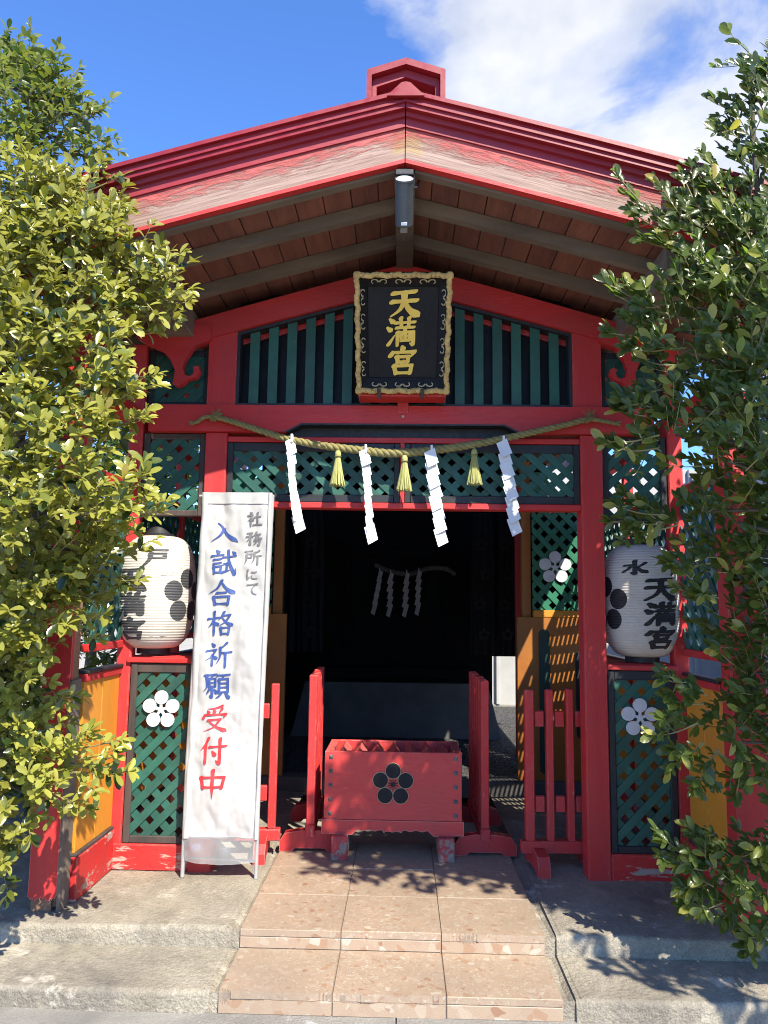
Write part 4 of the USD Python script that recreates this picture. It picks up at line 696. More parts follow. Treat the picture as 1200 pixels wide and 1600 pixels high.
streamer('paper_streamer', -.622, 2.318, 8, .0075, 1, (.75, .9, 1.0, 1.05, 1.0, .9, .75, -.3), 'leftmost paper streamer, turned edge-on, hanging from the sacred rope beside the banner', total=.505)
streamer('paper_streamer', -.212, 2.262, 8, .0062, 2, (.55, .8, .9, .95, 1.0, .95, 1.0, .5), 'second paper streamer from the left, turned edge-on, between two tassels on the rope', total=.50)
streamer('paper_streamer', .150, 2.262, 8, .0080, 3, (.1, .12, .15, .12, .1, .2, .25, .35), 'paper streamer facing front on the rope, just right of the middle tassel', total=.51)
streamer('paper_streamer', .545, 2.318, 8, .0072, 4, (.1, .1, .12, .15, .1, .15, .2, .3), 'rightmost paper streamer facing front, near the right door post', total=.505)
def tassel(x, z, label, L=.19, seed=0):
    t_ = thing('tassel', label, 'tassel', (x, -.085, z), 'straw tassels on the rope'); r_ = np.random.default_rng(seed)
    b = MB(); tube(b, [(x, -.07, z + .01), (x, -.08, z - .005)], .006, 6); lathe(b, [(.002, .0), (.012, -.004), (.0165, -.014), (.0175, -.026), (.0145, -.036), (.012, -.042)], (x, -.08, z), 18); obj('knot', b, 'straw', t_, smooth=40)
    b = MB(); tube(b, [(x + .0175 * math.cos(a), -.08 + .0175 * math.sin(a), z - .036) for a in np.linspace(0, 2 * PI, 14)], .0035, 5); obj('binding', b, 'rope', t_)
    b = MB()
    for k in range(170):
        a = r_.uniform(0, 2 * PI); rr = math.sqrt(r_.uniform(.05, 1)); r0, r1 = .011 * rr, .043 * rr; l_ = L - .036 - r_.uniform(0, .014); e = a + r_.uniform(-.1, .1)
        m_ = .021 * rr
        tube(b, [(x + r0 * math.cos(a), -.08 + r0 * math.sin(a), z - .034), (x + m_ * 1.15 * math.cos(a), -.08 + m_ * 1.15 * math.sin(a), z - .034 - l_ * .45), (x + r1 * math.cos(e), -.08 + r1 * math.sin(e), z - .034 - l_)], [.0026, .0028, .0022], 4)
    obj('straw_skirt', b, 'straw', t_)
tassel(-.366, 2.262, 'straw tassel on the rope between the two left paper streamers', .205, 1)
tassel(.002, 2.238, 'straw tassel at the lowest middle point of the rope', .205, 2)
tassel(.385, 2.276, 'straw tassel on the rope between the two right paper streamers', .205, 3)
# dim rope and streamers of the inner sanctuary
RI = curve([(-.28, 3.5, 1.83), (-.17, 3.5, 1.78), (.05, 3.5, 1.74), (.25, 3.5, 1.80), (.42, 3.5, 1.80), (.52, 3.5, 1.75)], 120); b = MB(); ir = thing('inner_rope', 'dim twisted rope hanging deep inside the dark hall', 'rope', (.1, 3.5, 1.78))
s_ = np.linspace(0, .85, 120)
for k in range(2):
    b = MB(); tube(b, RI + np.stack([s_ * 0, .012 * np.cos(s_ / .07 * 2 * PI + k * PI), .012 * np.sin(s_ / .07 * 2 * PI + k * PI)], 1), .014, 6); obj('strand', b, 'bark', ir, smooth=True)
for i, (x, lab) in enumerate(((-.235, 'leftmost'), (-.125, 'second from left'), (.035, 'third from left'), (.155, 'rightmost'))):
    streamer('inner_streamer', x, 1.77 - .02 * (i in (1, 2)), 5, -.003 if i else -.010, 20 + i, (.5,), 'dim paper streamer deep in the dark hall, %s of the four' % lab, w=.042, h=.115, y=3.46, m='paper_dim', total=.42, group='dim streamers inside the hall', sgn=-1)

# ------------------------------------------------------------------ paper lanterns
def lantern(cx, cy, zb, zt, R, front, m, ink, label, seed, ring_top='ring'):
    t_ = thing('paper_lantern', label, 'lantern', (cx, cy, zb), 'white paper lanterns flanking the doorway'); H = zt - zb; ro = .088
    def rz(z):
        u = np.clip((z - zb) / H * 2 - 1, -1, 1); r = ro + (R - ro) * np.sqrt(np.clip(1 - np.abs(u) ** 3.1, 0, 1)) ** .92
        return r + .0026 * np.abs(np.sin((z - zb) / .0148 * PI)) - .0026
    z = np.linspace(zb, zt, 300); z = zb + H * (.5 - .5 * np.cos(np.linspace(0, PI, 300))) * .12 + (z - zb) * .88
    b = MB(); lathe(b, np.stack([rz(z), z], 1), (cx, cy, 0), 84); obj('paper_shell', b, m, t_, smooth=60)
    b = MB(); lathe(b, [(ro - .006, zb - .028), (ro + .004, zb - .03), (ro + .004, zb + .006), (ro - .006, zb + .008)], (cx, cy, 0), 40); obj('base_ring', b, 'ink', t_, smooth=35)
    b = MB()
    if ring_top == 'ring':
        tl = math.radians(5); Rt = np.array([[math.cos(tl), 0, math.sin(tl)], [0, 1, 0], [-math.sin(tl), 0, math.cos(tl)]]); lathe(b, [(ro - .008, -.006), (ro + .006, -.008), (ro + .008, .028), (ro - .004, .030), (ro - .008, -.006)], (cx - .01, cy, zt), 40, Rt)
    else: lathe(b, [(ro + .004, -.006), (ro + .006, .012), (ro - .012, .016), (ro - .036, .055), (0, .055)], (cx, cy, zt), 40)
    obj('top_ring', b, 'ink', t_, smooth=35)
    b = MB(); tube(b, [(cx - .0, cy, zt + .01), (cx + .0, cy, zt + .16)], .003, 6); obj('wire', b, 'iron', t_)
    def put(poly, name, mm, lift):
        v, f = sheet(poly, .0048); a = front + v[:, 0] / R; zz = v[:, 1]; r = rz(zz) + lift
        bb = MB(); bb.add(np.stack([cx + r * np.sin(a), cy - r * np.cos(a), zz], 1), f); obj(name, bb, mm, t_, smooth=True)
    hz = lambda q: zb + H * q
    for ch, (q0, q1) in zip('天満宮', ((.490, .700), (.275, .495), (.075, .280))):
        put(fit(glyph(ch, 19, .75), -.102, .102, hz(q0), hz(q1)), 'character', ink, .0012)
    put(fit(glyph('水', 20, .75), -.218, -.066, hz(.715), hz(.855)), 'character', ink, .0012)
    put(fit(glyph('戸', 20, .75), .066, .218, hz(.715), hz(.870)), 'character', ink, .0012)
    for sd in (-1, 1):
        fl_ = MB()
        for k in range(5):
            a = PI / 2 + k * 2 * PI / 5; p = sg.Point((sd * (R * PI / 2) + .098 * math.cos(a), hz(.46) + .098 * math.sin(a))).buffer(.056, 10)
            v, f = sheet(p, .0055); aa = front + v[:, 0] / R; r = rz(v[:, 1]) + .0012; fl_.add(np.stack([cx + r * np.sin(aa), cy - r * np.cos(aa), v[:, 1]], 1), f)
        obj('plum_crest', fl_, ink, t_, smooth=True)
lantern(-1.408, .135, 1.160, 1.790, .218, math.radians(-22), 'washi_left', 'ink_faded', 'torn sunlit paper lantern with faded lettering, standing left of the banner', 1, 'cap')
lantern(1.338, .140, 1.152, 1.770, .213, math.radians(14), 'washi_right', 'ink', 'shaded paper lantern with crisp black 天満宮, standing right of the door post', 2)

# ------------------------------------------------------------------ offering box
bx0 = thing('offering_box', 'low red wooden offering box with black plum crest and slatted open top', 'offering box', (-.045, .5, 0))
xa, xb, ya, yb, za, zb_ = -.438, .348, .300, .700, .205, .582
b = MB(); box(b, xa, xb, ya, ya + .024, za, zb_, .004); front_ = obj('front_board', b, 'red_chest', bx0)
b = MB(); box(b, xa, xb, yb - .024, yb, za, zb_, .004); obj('back_board', b, 'red_chest', bx0)
for x0_, x1_ in ((xa, xa + .048), (xb - .048, xb)):
    b = MB(); box(b, x0_ + .001, x1_ - .001, ya + .0245, yb - .0245, za, zb_ - .001, .004); obj('end_board', b, 'red_edge', bx0)
P = [(xa - .010, .2045), (xb + .010, .2045), (xb + .010, .130)]
u = np.linspace(0, 1, 61); L = xb - xa
sc_x = np.linspace(xb - .16, xa + .16, 81); t_ = np.abs(np.linspace(-1, 1, 81)); sc = .128 + .030 * np.where(t_ < .25, .55 + .4 * np.cos((t_ - .125) * PI / .125 * 1.0) * .5, .75 - .0 * t_) * np.clip((1 - t_) * 6, 0, 1) + .004 * np.cos(t_ * 22)
P += list(zip(sc_x, sc)) + [(xa - .010, .130)]
b = MB(); prism(b, sg.Polygon(P).buffer(0), ya - .010, ya + .03); obj('skirt', b, 'red_chest', bx0)
b = MB(); box(b, xa - .008, xb + .008, ya + .031, yb + .008, .14, .2035, .004); obj('skirt', b, 'red_chest', bx0)
for k in range(7):
    x = -.045 + (k - 3) * .0985
    b = MB(); prism(b, sg.Polygon([(x - .036, .535), (x + .036, .535), (x, .582)]), ya + .0245, yb - .0245); obj('top_slat', b, 'red_edge', bx0)
b = MB(); box(b, xa + .05, xb - .05, ya + .03, yb - .03, .22, .23, .001); obj('floor_board', b, 'dark_void', bx0)
for x in (xa + .036, xb - .036):
    for k in range(5):
        z = .548 - k * .078; b = MB(); h_ = .0115
        b.add([(x - h_, ya - .001, z - h_), (x + h_, ya - .001, z - h_), (x + h_, ya - .001, z + h_), (x - h_, ya - .001, z + h_), (x, ya - .011, z)], [(0, 1, 4), (1, 2, 4), (2, 3, 4), (3, 0, 4)]); obj('stud', b, 'stud', front_)
cc = (-.045, .402)
b = MB()
for k in range(5):
    a = PI / 2 + k * 2 * PI / 5; p = sg.Point(cc[0] + .0755 * math.cos(a), cc[1] + .0755 * math.sin(a)); prism(b, p.buffer(.0425, 14), ya - .006, ya + .002)
for k in range(10):
    a = PI / 2 + k * 2 * PI / 10; prism(b, sg.LineString([(cc[0] + .012 * math.cos(a), cc[1] + .012 * math.sin(a)), (cc[0] + .029 * math.cos(a), cc[1] + .029 * math.sin(a))]).buffer(.0022), ya - .004, ya + .002)
prism(b, sg.Point(cc).buffer(.0125, 8), ya - .005, ya + .002); obj('plum_crest', b, 'board_grey', front_)
b = MB()
for k in range(5):
    a = PI / 2 + k * 2 * PI / 5; p = sg.Point(cc[0] + .0755 * math.cos(a), cc[1] + .0755 * math.sin(a)); prism(b, p.buffer(.0450, 14).difference(p.buffer(.0430, 14)), ya - .007, ya + .002)
obj('crest_outline', b, 'gold_dull', front_)
for x in (-.342, .258):
    for y_ in (.235,):
        b = MB(); box(b, x - .045, x + .045, y_, .78, .0015, .128, .006); obj('skid', b, 'skid_wood', bx0)

# ------------------------------------------------------------------ picket stands
def stand(loc, ang, n, length, label, group, h=.985, foot=.33, rail=True, ph=.055, seed=0, foot_at=(0, 1)):
    """a row of pickets on a sill with cross feet; ang turns the row about its first picket"""
    t_ = thing('picket_stand', label, 'fence', loc, group); ca, sa = math.cos(ang), math.sin(ang); o = np.array(loc); r_ = np.random.default_rng(seed)
    def add(name, x0, x1, y0, y1, z0, z1, m='red_paint', ch=.005):
        b = MB(); box(b, x0, x1, y0, y1, z0, z1, ch); v, f = b.arr(); v = np.stack([v[:, 0] * ca - v[:, 1] * sa, v[:, 0] * sa + v[:, 1] * ca, v[:, 2]], 1) + o; bb = MB(); bb.add(v, f); return obj(name, bb, m, t_)
    for k in range(n):
        x = length * k / (n - 1); w = ph / 2 if k in (0, n - 1) else ph * .40
        add('picket', x - w, x + w, -.024, .024, .1505 if rail != 'foot' else .10, h + r_.uniform(-.004, .004))
    for z0, z1 in ((.30, .385), (.757, .842)):
        for k in range(n - 1): add('rail', length * k / (n - 1) + .031, length * (k + 1) / (n - 1) - .031, -.014, .014, z0, z1)
    add('sill', -.05, length + .05, -.028, .028, .086, .150)
    for k in foot_at:
        x = length * k
        P = sg.Polygon([(-foot / 2, 0), (-foot / 2 + .07, 0), (-foot / 2 + .09, .018), (foot / 2 - .09, .018), (foot / 2 - .07, 0), (foot / 2, 0), (foot / 2, .055), (foot / 2 - .03, .10), (.06, .115), (-.06, .115), (-foot / 2 + .03, .10), (-foot / 2, .055)])
        b = MB(); t2 = MB(); prism(t2, P, x - .032, x + .032, 'yz'); v, f = t2.arr(); v[:, 2] += .0015; v = np.stack([v[:, 0] * ca - v[:, 1] * sa, v[:, 0] * sa + v[:, 1] * ca, v[:, 2]], 1) + o; b.add(v, f); obj('foot', b, 'red_paint', t_)
g_ = 'red picket stands around the offering box'
stand((-.525, .415, 0), PI / 2 + .040, 6, .62, 'red picket stand seen end-on just left of the offering box', g_, 1.0, .35, rail='foot', seed=1)
stand((.487, .405, 0), PI / 2 + .02, 6, .62, 'red picket stand seen end-on just right of the offering box', g_, .985, .36, rail='foot', seed=2)
stand((.710, .175, 0), .05, 4, .34, 'red picket stand facing front, half hidden by the right door post', g_, .962, .34, foot_at=(.12, 1), ph=.05, seed=3)
stand((-.733, .30, 0), PI + .08, 4, .34, 'red picket stand facing front, half hidden by the white banner', g_, .952, .34, foot_at=(.15, 1), ph=.045, seed=4)

# ------------------------------------------------------------------ banner on two poles
bn = thing('banner', 'white cloth banner on two poles with blue, red and grey lettering', 'banner', (-.93, -.1, 0))
def bx_at(u, z):      # u 0..1 across, plane of the banner, creased
    k = (z - .2) / 1.815; xl = -1.132 + .030 * k; xr = -.738 + .020 * k; x = xl + (xr - xl) * u
    inside = np.clip(np.minimum(u, 1 - u) / .12, 0, 1)
    n1 = meshkit.fbm(np.stack([u * 2.2, z * 2.6, u * 0 + 3], -1), 4, 11) - .5; n2 = np.abs(meshkit.fbm(np.stack([u * 3.5 + z * 1.3, z * 3.1 - u * 2, u * 0 + 8], -1), 3, 5) - .5)
    n3 = meshkit.fbm(np.stack([u * 1.6 - z * 2.2, z * 5.5 + u * 1.5, u * 0 + 1], -1), 4, 21) - .5; d = .036 * n1 * (.3 + .7 * inside) - .040 * n2 * inside + .036 * n3 * inside + .006 * np.sin(z * 21 + 5 * n1) * (1 - inside)
    return np.stack([x, -.100 + d * .9 + .012 * (1 - k), z], -1)
nu, nz = 46, 200; U, Z = np.meshgrid(np.linspace(0, 1, nu), np.linspace(.2, 2.015, nz), indexing='ij'); v = bx_at(U, Z).reshape(-1, 3); i, j = np.meshgrid(np.arange(nu - 1), np.arange(nz - 1), indexing='ij'); q = np.stack([i * nz + j, (i + 1) * nz + j, (i + 1) * nz + j + 1, i * nz + j + 1], -1).reshape(-1, 4)
b = MB(); b.add(v, np.vstack([q[:, [0, 1, 2]], q[:, [0, 2, 3]]])); cl = obj('cloth', b, 'cloth', bn, smooth=True)
for (u0, u1) in ((.0, .085), (.945, 1.0)):        # hemmed pole sleeves
    U, Z = np.meshgrid(np.linspace(u0, u1, 8), np.linspace(.2, 2.015, 160), indexing='ij'); v = bx_at(U, Z); v[..., 1] -= .004 + .011 * np.sin((U - u0) / (u1 - u0) * PI) ** .6; v = v.reshape(-1, 3); i, j = np.meshgrid(np.arange(7), np.arange(159), indexing='ij'); q = np.stack([i * 160 + j, (i + 1) * 160 + j, (i + 1) * 160 + j + 1, i * 160 + j + 1], -1).reshape(-1, 4)
    b = MB(); b.add(v, np.vstack([q[:, [0, 1, 2]], q[:, [0, 2, 3]]])); obj('hem', b, 'cloth', bn, smooth=True)
U, Z = np.meshgrid(np.linspace(0, 1, 30), np.linspace(1.955, 2.017, 8), indexing='ij'); v = bx_at(U, Z); v[..., 1] -= .005; v = v.reshape(-1, 3); i, j = np.meshgrid(np.arange(29), np.arange(7), indexing='ij'); q = np.stack([i * 8 + j, (i + 1) * 8 + j, (i + 1) * 8 + j + 1, i * 8 + j + 1], -1).reshape(-1, 4); b = MB(); b.add(v, np.vstack([q[:, [0, 1, 2]], q[:, [0, 2, 3]]])); obj('hem', b, 'cloth', bn, smooth=True)
U, Z = np.meshgrid(np.linspace(.01, .99, 24), np.linspace(.09, .215, 10), indexing='ij'); v = bx_at(U, Z); v[..., 1] -= .006 + .012 * (meshkit.fbm(np.stack([U * 6, Z * 20, U * 0], -1), 3, 2) - .5); v[..., 2] -= .02 * np.sin(U * 3) * np.clip((.2 - Z) / .1, 0, 1); v = v.reshape(-1, 3); i, j = np.meshgrid(np.arange(23), np.arange(9), indexing='ij'); q = np.stack([i * 10 + j, (i + 1) * 10 + j, (i + 1) * 10 + j + 1, i * 10 + j + 1], -1).reshape(-1, 4); b = MB(); b.add(v, np.vstack([q[:, [0, 1, 2]], q[:, [0, 2, 3]]])); obj('clear_film', b, 'film', bn, smooth=True)
for (x0_, x1_) in ((-1.128, -1.098), (-.745, -.722)):
    b = MB(); tube(b, [(x0_, -.085, .003), (x0_, -.085, .6), (x1_, -.078, 2.01)], .0105, 12); obj('pole', b, 'pole', bn, smooth=40)
b = MB(); tube(b, [(-1.128, -.07, 2.0), (-.72, -.07, 2.005)], .008, 8); tube(b, [(-1.125, -.07, .095), (-.745, -.07, .085)], .006, 8); obj('crossbar', b, 'pole', bn)
TX = {'社': (-.81, 1.87, .09, .082), '務': (-.811, 1.765, .092, .079), '所': (-.813, 1.663, .094, .085), 'に': (-.815, 1.57, .066, .056), 'て': (-.812, 1.493, .063, .064), '入': (-.972, 1.796, .15, .107), '試': (-.972, 1.634, .142, .143), '合': (-.976, 1.471, .15, .143), '格': (-.978, 1.307, .145, .134), '祈': (-.978, 1.141, .145, .138), '願': (-.982, .976, .144, .134), '受': (-.99, .809, .135, .142), '付': (-.986, .643, .145, .144), '中': (-.988, .475, .145, .153)}
for ch, (cx, cz, w, h) in TX.items():
    v, f = sheet(fit(glyph(ch, 14.5 if ch in '社務所にて' else 11.5 if ch not in '入中付合' else 12.5), cx - w / 2, cx + w / 2, cz - h / 2, cz + h / 2), .008)
    k = (v[:, 1] - .2) / 1.815; u = (v[:, 0] - (-1.132 + .030 * k)) / ((-.738 + .020 * k) - (-1.132 + .030 * k))
    p = bx_at(u, v[:, 1]); p[:, 1] -= .0040
    b = MB(); b.add(p, f); obj('character', b, 'print_grey' if ch in '社務所にて' else 'print_red' if ch in '受付中' else 'print_blue', bn, smooth=True)
# ------------------------------------------------------------------ foliage
def leaf_template():
    rows = [(.0, .0), (.10, .09), (.34, .19), (.62, .24), (.86, .17), (1.0, .0)]
    v, idx = [], []
    for x, w in rows:
        z = -.10 * x * x
        if w == 0: idx.append([len(v)] * 3); v.append((x, 0, z))
        else:
            idx.append([len(v), len(v) + 1, len(v) + 2]); v += [(x, -w, z + w * .22), (x, 0, z), (x, w, z + w * .22)]
    f = []
    for a, b in zip(idx[:-1], idx[1:]):
        for k in (0, 1):
            q = [a[k], b[k], b[k + 1], a[k + 1]]
            for t in ((q[0], q[1], q[2]), (q[0], q[2], q[3])):
                if len(set(t)) == 3: f.append(t)
    return np.array(v, float), np.array(f)
LV, LF = leaf_template()
def nrm(a): return a / (np.linalg.norm(a, axis=-1, keepdims=True) + 1e-9)
def plant(name, label, category, base, stems, clumps, tips, leaf_m, size, seed, key=300, group=None, bias=(0, 0, .3), dens=1.0, per=13, wide=1.0, droop=0.0, upright=0.0, long=1.0, flat=.3, face=(0, -.25, .9)):
    """trunk and limbs reaching every clump; twigs with alternate leaves closing into a rosette at each tip"""
    r = np.random.default_rng(seed); t_ = thing(name, label, category, base, group); clumps = np.array(clumps, float); bias = np.array(bias, float)
    tw, P0, P1 = MB(), [], []
    for st in stems: tr = MB(); tube(tr, curve(st[0], 14), np.linspace(st[1], st[2], 14), 8); obj('trunk', tr, 'bark', t_, smooth=True)
    axis = np.vstack([curve(st[0], 30) for st in stems])
    lim = MB()
    for c in clumps:
        d = np.linalg.norm(axis - c[:3] - [0, 0, -.12], axis=1); a = axis[np.argmin(d)]; m_ = (a + c[:3]) / 2 + [0, 0, .05]
        if d.min() < 1.6: tube(lim, curve([a, m_ + r.uniform(-.04, .04, 3), c[:3]], 8), np.linspace(.014, .005, 8), 5, False)
    obj('limb', lim, 'bark', t_, smooth=True, kind='stuff')
    for c in clumps:
        R = c[3]; n = max(4, int(round(dens * 34 * (R / .2) ** 2.1)))
        u = nrm(r.normal(size=(n, 3)) + bias * 1.2); rad = r.uniform(.15, .80, n) ** .7
        p0 = c[:3] + u * (rad * R)[:, None] + r.normal(size=(n, 3)) * R * .10
        d = nrm(u * .9 + bias + r.normal(size=(n, 3)) * .5); L = r.uniform(.08, .17, n) * long
        P0.append(p0); P1.append(p0 + d * L[:, None])
    nsub = 0
    for t in np.array(tips, float) if len(tips) else []:
        tip, b0 = t[:3], t[3:]; k = 4
        for q in range(k):
            s0 = b0 + (tip - b0) * (q / k * .9) + r.normal(size=3) * .012; e = b0 + (tip - b0) * ((q + 1.0) / k) + (r.normal(size=3) * .035 if q < k - 1 else 0)
            P0.append(s0[None]); P1.append(e[None]); nsub += 1
        tube(tw, curve([b0, (b0 + tip) / 2 + [0, 0, -.012], tip], 8), np.linspace(.0042, .0018, 8), 5, False)
    P0, P1 = np.vstack(P0), np.vstack(P1); N = len(P0)
    for a, b in zip(P0, P1): tube(tw, [a, (a + b) / 2 + [0, 0, -.006], b], [.0026, .0022, .0014], 3, False)
    obj('twig', tw, 'twig', t_, kind='stuff')
    D = P1 - P0; LEN = np.linalg.norm(D, axis=1); A = nrm(D); s = np.r_[np.linspace(.12, .86, per - 5), np.linspace(.93, 1.0, 5)]
    ref = nrm(np.cross(A, r.normal(size=(N, 3)))); ref2 = np.cross(A, ref); ph = r.uniform(0, 2 * PI, N)
    S_ = np.broadcast_to(s, (N, per)) + r.uniform(-.03, .03, (N, per)); th = ph[:, None] + np.arange(per)[None] * 2.39996 + r.uniform(-.3, .3, (N, per))
    side = ref[:, None] * np.cos(th)[..., None] + ref2[:, None] * np.sin(th)[..., None]; op = np.where(np.arange(per) >= per - 3, .55, 1.05)[None] + r.uniform(-.25, .25, (N, per))
    dr = nrm(A[:, None] * np.cos(op)[..., None] + side * np.sin(op)[..., None] + np.array([0, 0, .18 - droop]) + upright * np.clip((P0[:, None, 2:] - 1.2) / 1.4, 0, 1) * np.array([0, 0, .55])); base_p = P0[:, None] + D[:, None] * S_[..., None]
    hh = np.clip((base_p[..., 2:] - 1.2) / 1.4, 0, 1) * upright; F_ = nrm(np.array(face) + hh * np.array([0, -.7, -.75]) + sun * .35); dr = nrm(dr - flat * F_ * (dr * F_).sum(-1, keepdims=True)); up = nrm(F_ * 1.5 + r.normal(size=(N, per, 3)) * .55); nn = nrm(up - dr * (up * dr).sum(-1, keepdims=True)); bb = np.cross(nn, dr)
    sz = size * r.uniform(.45, 1.22, (N, per)) * np.where(np.arange(per) >= per - 2, .78, 1.0); keep = r.random((N, per)) > .10
    dr, nn, bb, base_p, sz = (x[keep] for x in (dr, nn, bb, base_p, sz)); wd = wide * r.uniform(.85, 1.15, len(sz)); cu_ = r.uniform(.3, 2.6, len(sz))
    V = base_p[:, None] + sz[:, None, None] * (LV[None, :, 0:1] * dr[:, None] + (LV[None, :, 1:2] * wd[:, None, None]) * bb[:, None] + (LV[None, :, 2:3] * cu_[:, None, None]) * nn[:, None])
    K = len(V); pick = np.zeros(K, bool)
    if key:
        c = base_p + dr * sz[:, None] * .5; w = c - CAM; z = w @ fwd; x, y = 600 + FPX * (w @ cr) / z, 800 - FPX * (w @ cu) / z
        ok = (x > 4) & (x < 1196) & (y > 4) & (y < 1596); area = sz ** 2 * np.abs((nn * nrm(w)).sum(-1)) / z ** 2
        cell = (x // 11).astype(int) * 1000 + (y // 11).astype(int); order = np.argsort(z); first = np.zeros(K, bool); seen = set()
        for i in order:
            if ok[i] and cell[i] not in seen: seen.add(cell[i]); first[i] = True
        cand = np.where(first)[0]; cand = cand[np.argsort(-area[cand])][:key]; pick[cand] = True
        for i in cand:
            b = MB(); b.add(V[i], LF); obj('leaf', b, leaf_m, t_, smooth=True)
    rest = V[~pick]; k = len(rest); b = MB(); b.add(rest.reshape(-1, 3), (LF[None] + (np.arange(k) * len(LV))[:, None, None]).reshape(-1, 3)); obj('foliage', b, leaf_m, t_, smooth=True, kind='stuff')
    return K
LEFT_CLUMPS = [(-1.909, -1, 3.808, 0.154), (-1.735, -1, 3.68, 0.159), (-1.774, -1.05, 3.536, 0.275), (-1.575, -1, 3.521, 0.176), (-1.506, -1, 3.364, 0.125), (-1.771, -1.1, 3.259, 0.187), (-1.604, -1.2, 2.998, 0.218), (-1.422, -1.15, 3.053, 0.159), (-1.602, -1.25, 2.747, 0.224), (-1.336, -1.25, 2.776, 0.232), (-1.18, -1.2, 2.771, 0.163), (-1.079, -1.2, 2.659, 0.12), (-1.562, -1.35, 2.463, 0.208), (-1.334, -1.35, 2.517, 0.191), (-1.493, -1.4, 2.214, 0.211), (-1.273, -1.4, 2.292, 0.184), (-1.164, -1.4, 2.141, 0.112), (-1.451, -1.45, 1.978, 0.204), (-1.234, -1.45, 2.004, 0.132), (-1.352, -1.5, 1.754, 0.196), (-1.143, -1.5, 1.803, 0.106), (-1.059, -1.5, 1.734, 0.105), (-1.451, -1.3, 1.579, 0.21), (-1.252, -1.3, 1.606, 0.136), (-1.437, -1.3, 1.382, 0.162), (-1.371, -1.3, 1.358, 0.138), (-1.182, -1.3, 1.483, 0.079), (-1.656, -1.05, 1.09, 0.153), (-1.57, -1.05, 1.014, 0.114), (-1.612, -1.05, 0.859, 0.167), (-1.446, -1.05, 0.761, 0.121), (-1.543, -1.05, 0.646, 0.141), (-1.327, -1.05, 0.75, 0.062), (-1.619, -1.05, 0.433, 0.092), (-1.538, -1.3, 1.259, 0.141)]
LEFT_TIPS = [(-1.363, -1, 3.71, -1.524, -1.02, 3.555), (-1.743, -1, 4.012, -1.806, -1.02, 3.777), (-1.523, -1, 3.871, -1.68, -1.02, 3.681), (-1.278, -1.05, 3.303, -1.536, -1.07, 3.186), (-1.045, -1.2, 2.785, -1.276, -1.22, 2.706), (-0.901, -1.2, 2.654, -1.166, -1.22, 2.651), (-0.947, -1.2, 2.604, -1.164, -1.22, 2.623), (-1.037, -1.2, 2.521, -1.215, -1.22, 2.568), (-1.077, -1.35, 2.492, -1.279, -1.37, 2.457), (-0.961, -1.4, 2.281, -1.17, -1.42, 2.236), (-0.989, -1.4, 2.105, -1.208, -1.42, 2.061), (-1.058, -1.4, 2.243, -1.244, -1.42, 2.236), (-0.857, -1.5, 1.783, -1.053, -1.52, 1.731), (-0.89, -1.5, 1.735, -1.075, -1.52, 1.708), (-1.101, -1.3, 1.46, -1.31, -1.32, 1.432), (-1.257, -1.05, 1.253, -1.471, -1.07, 1.382), (-1.141, -1.05, 0.855, -1.406, -1.07, 0.816), (-1.1, -1.05, 0.729, -1.377, -1.07, 0.766), (-1.323, -1.05, 1.031, -1.526, -1.07, 1.017), (-1.256, -1.05, 0.576, -1.476, -1.07, 0.689), (-1.57, -1.05, 0.409, -1.67, -1.07, 0.487), (-1.32, -1.2, 2.855, -1.525, -1.22, 2.789)]
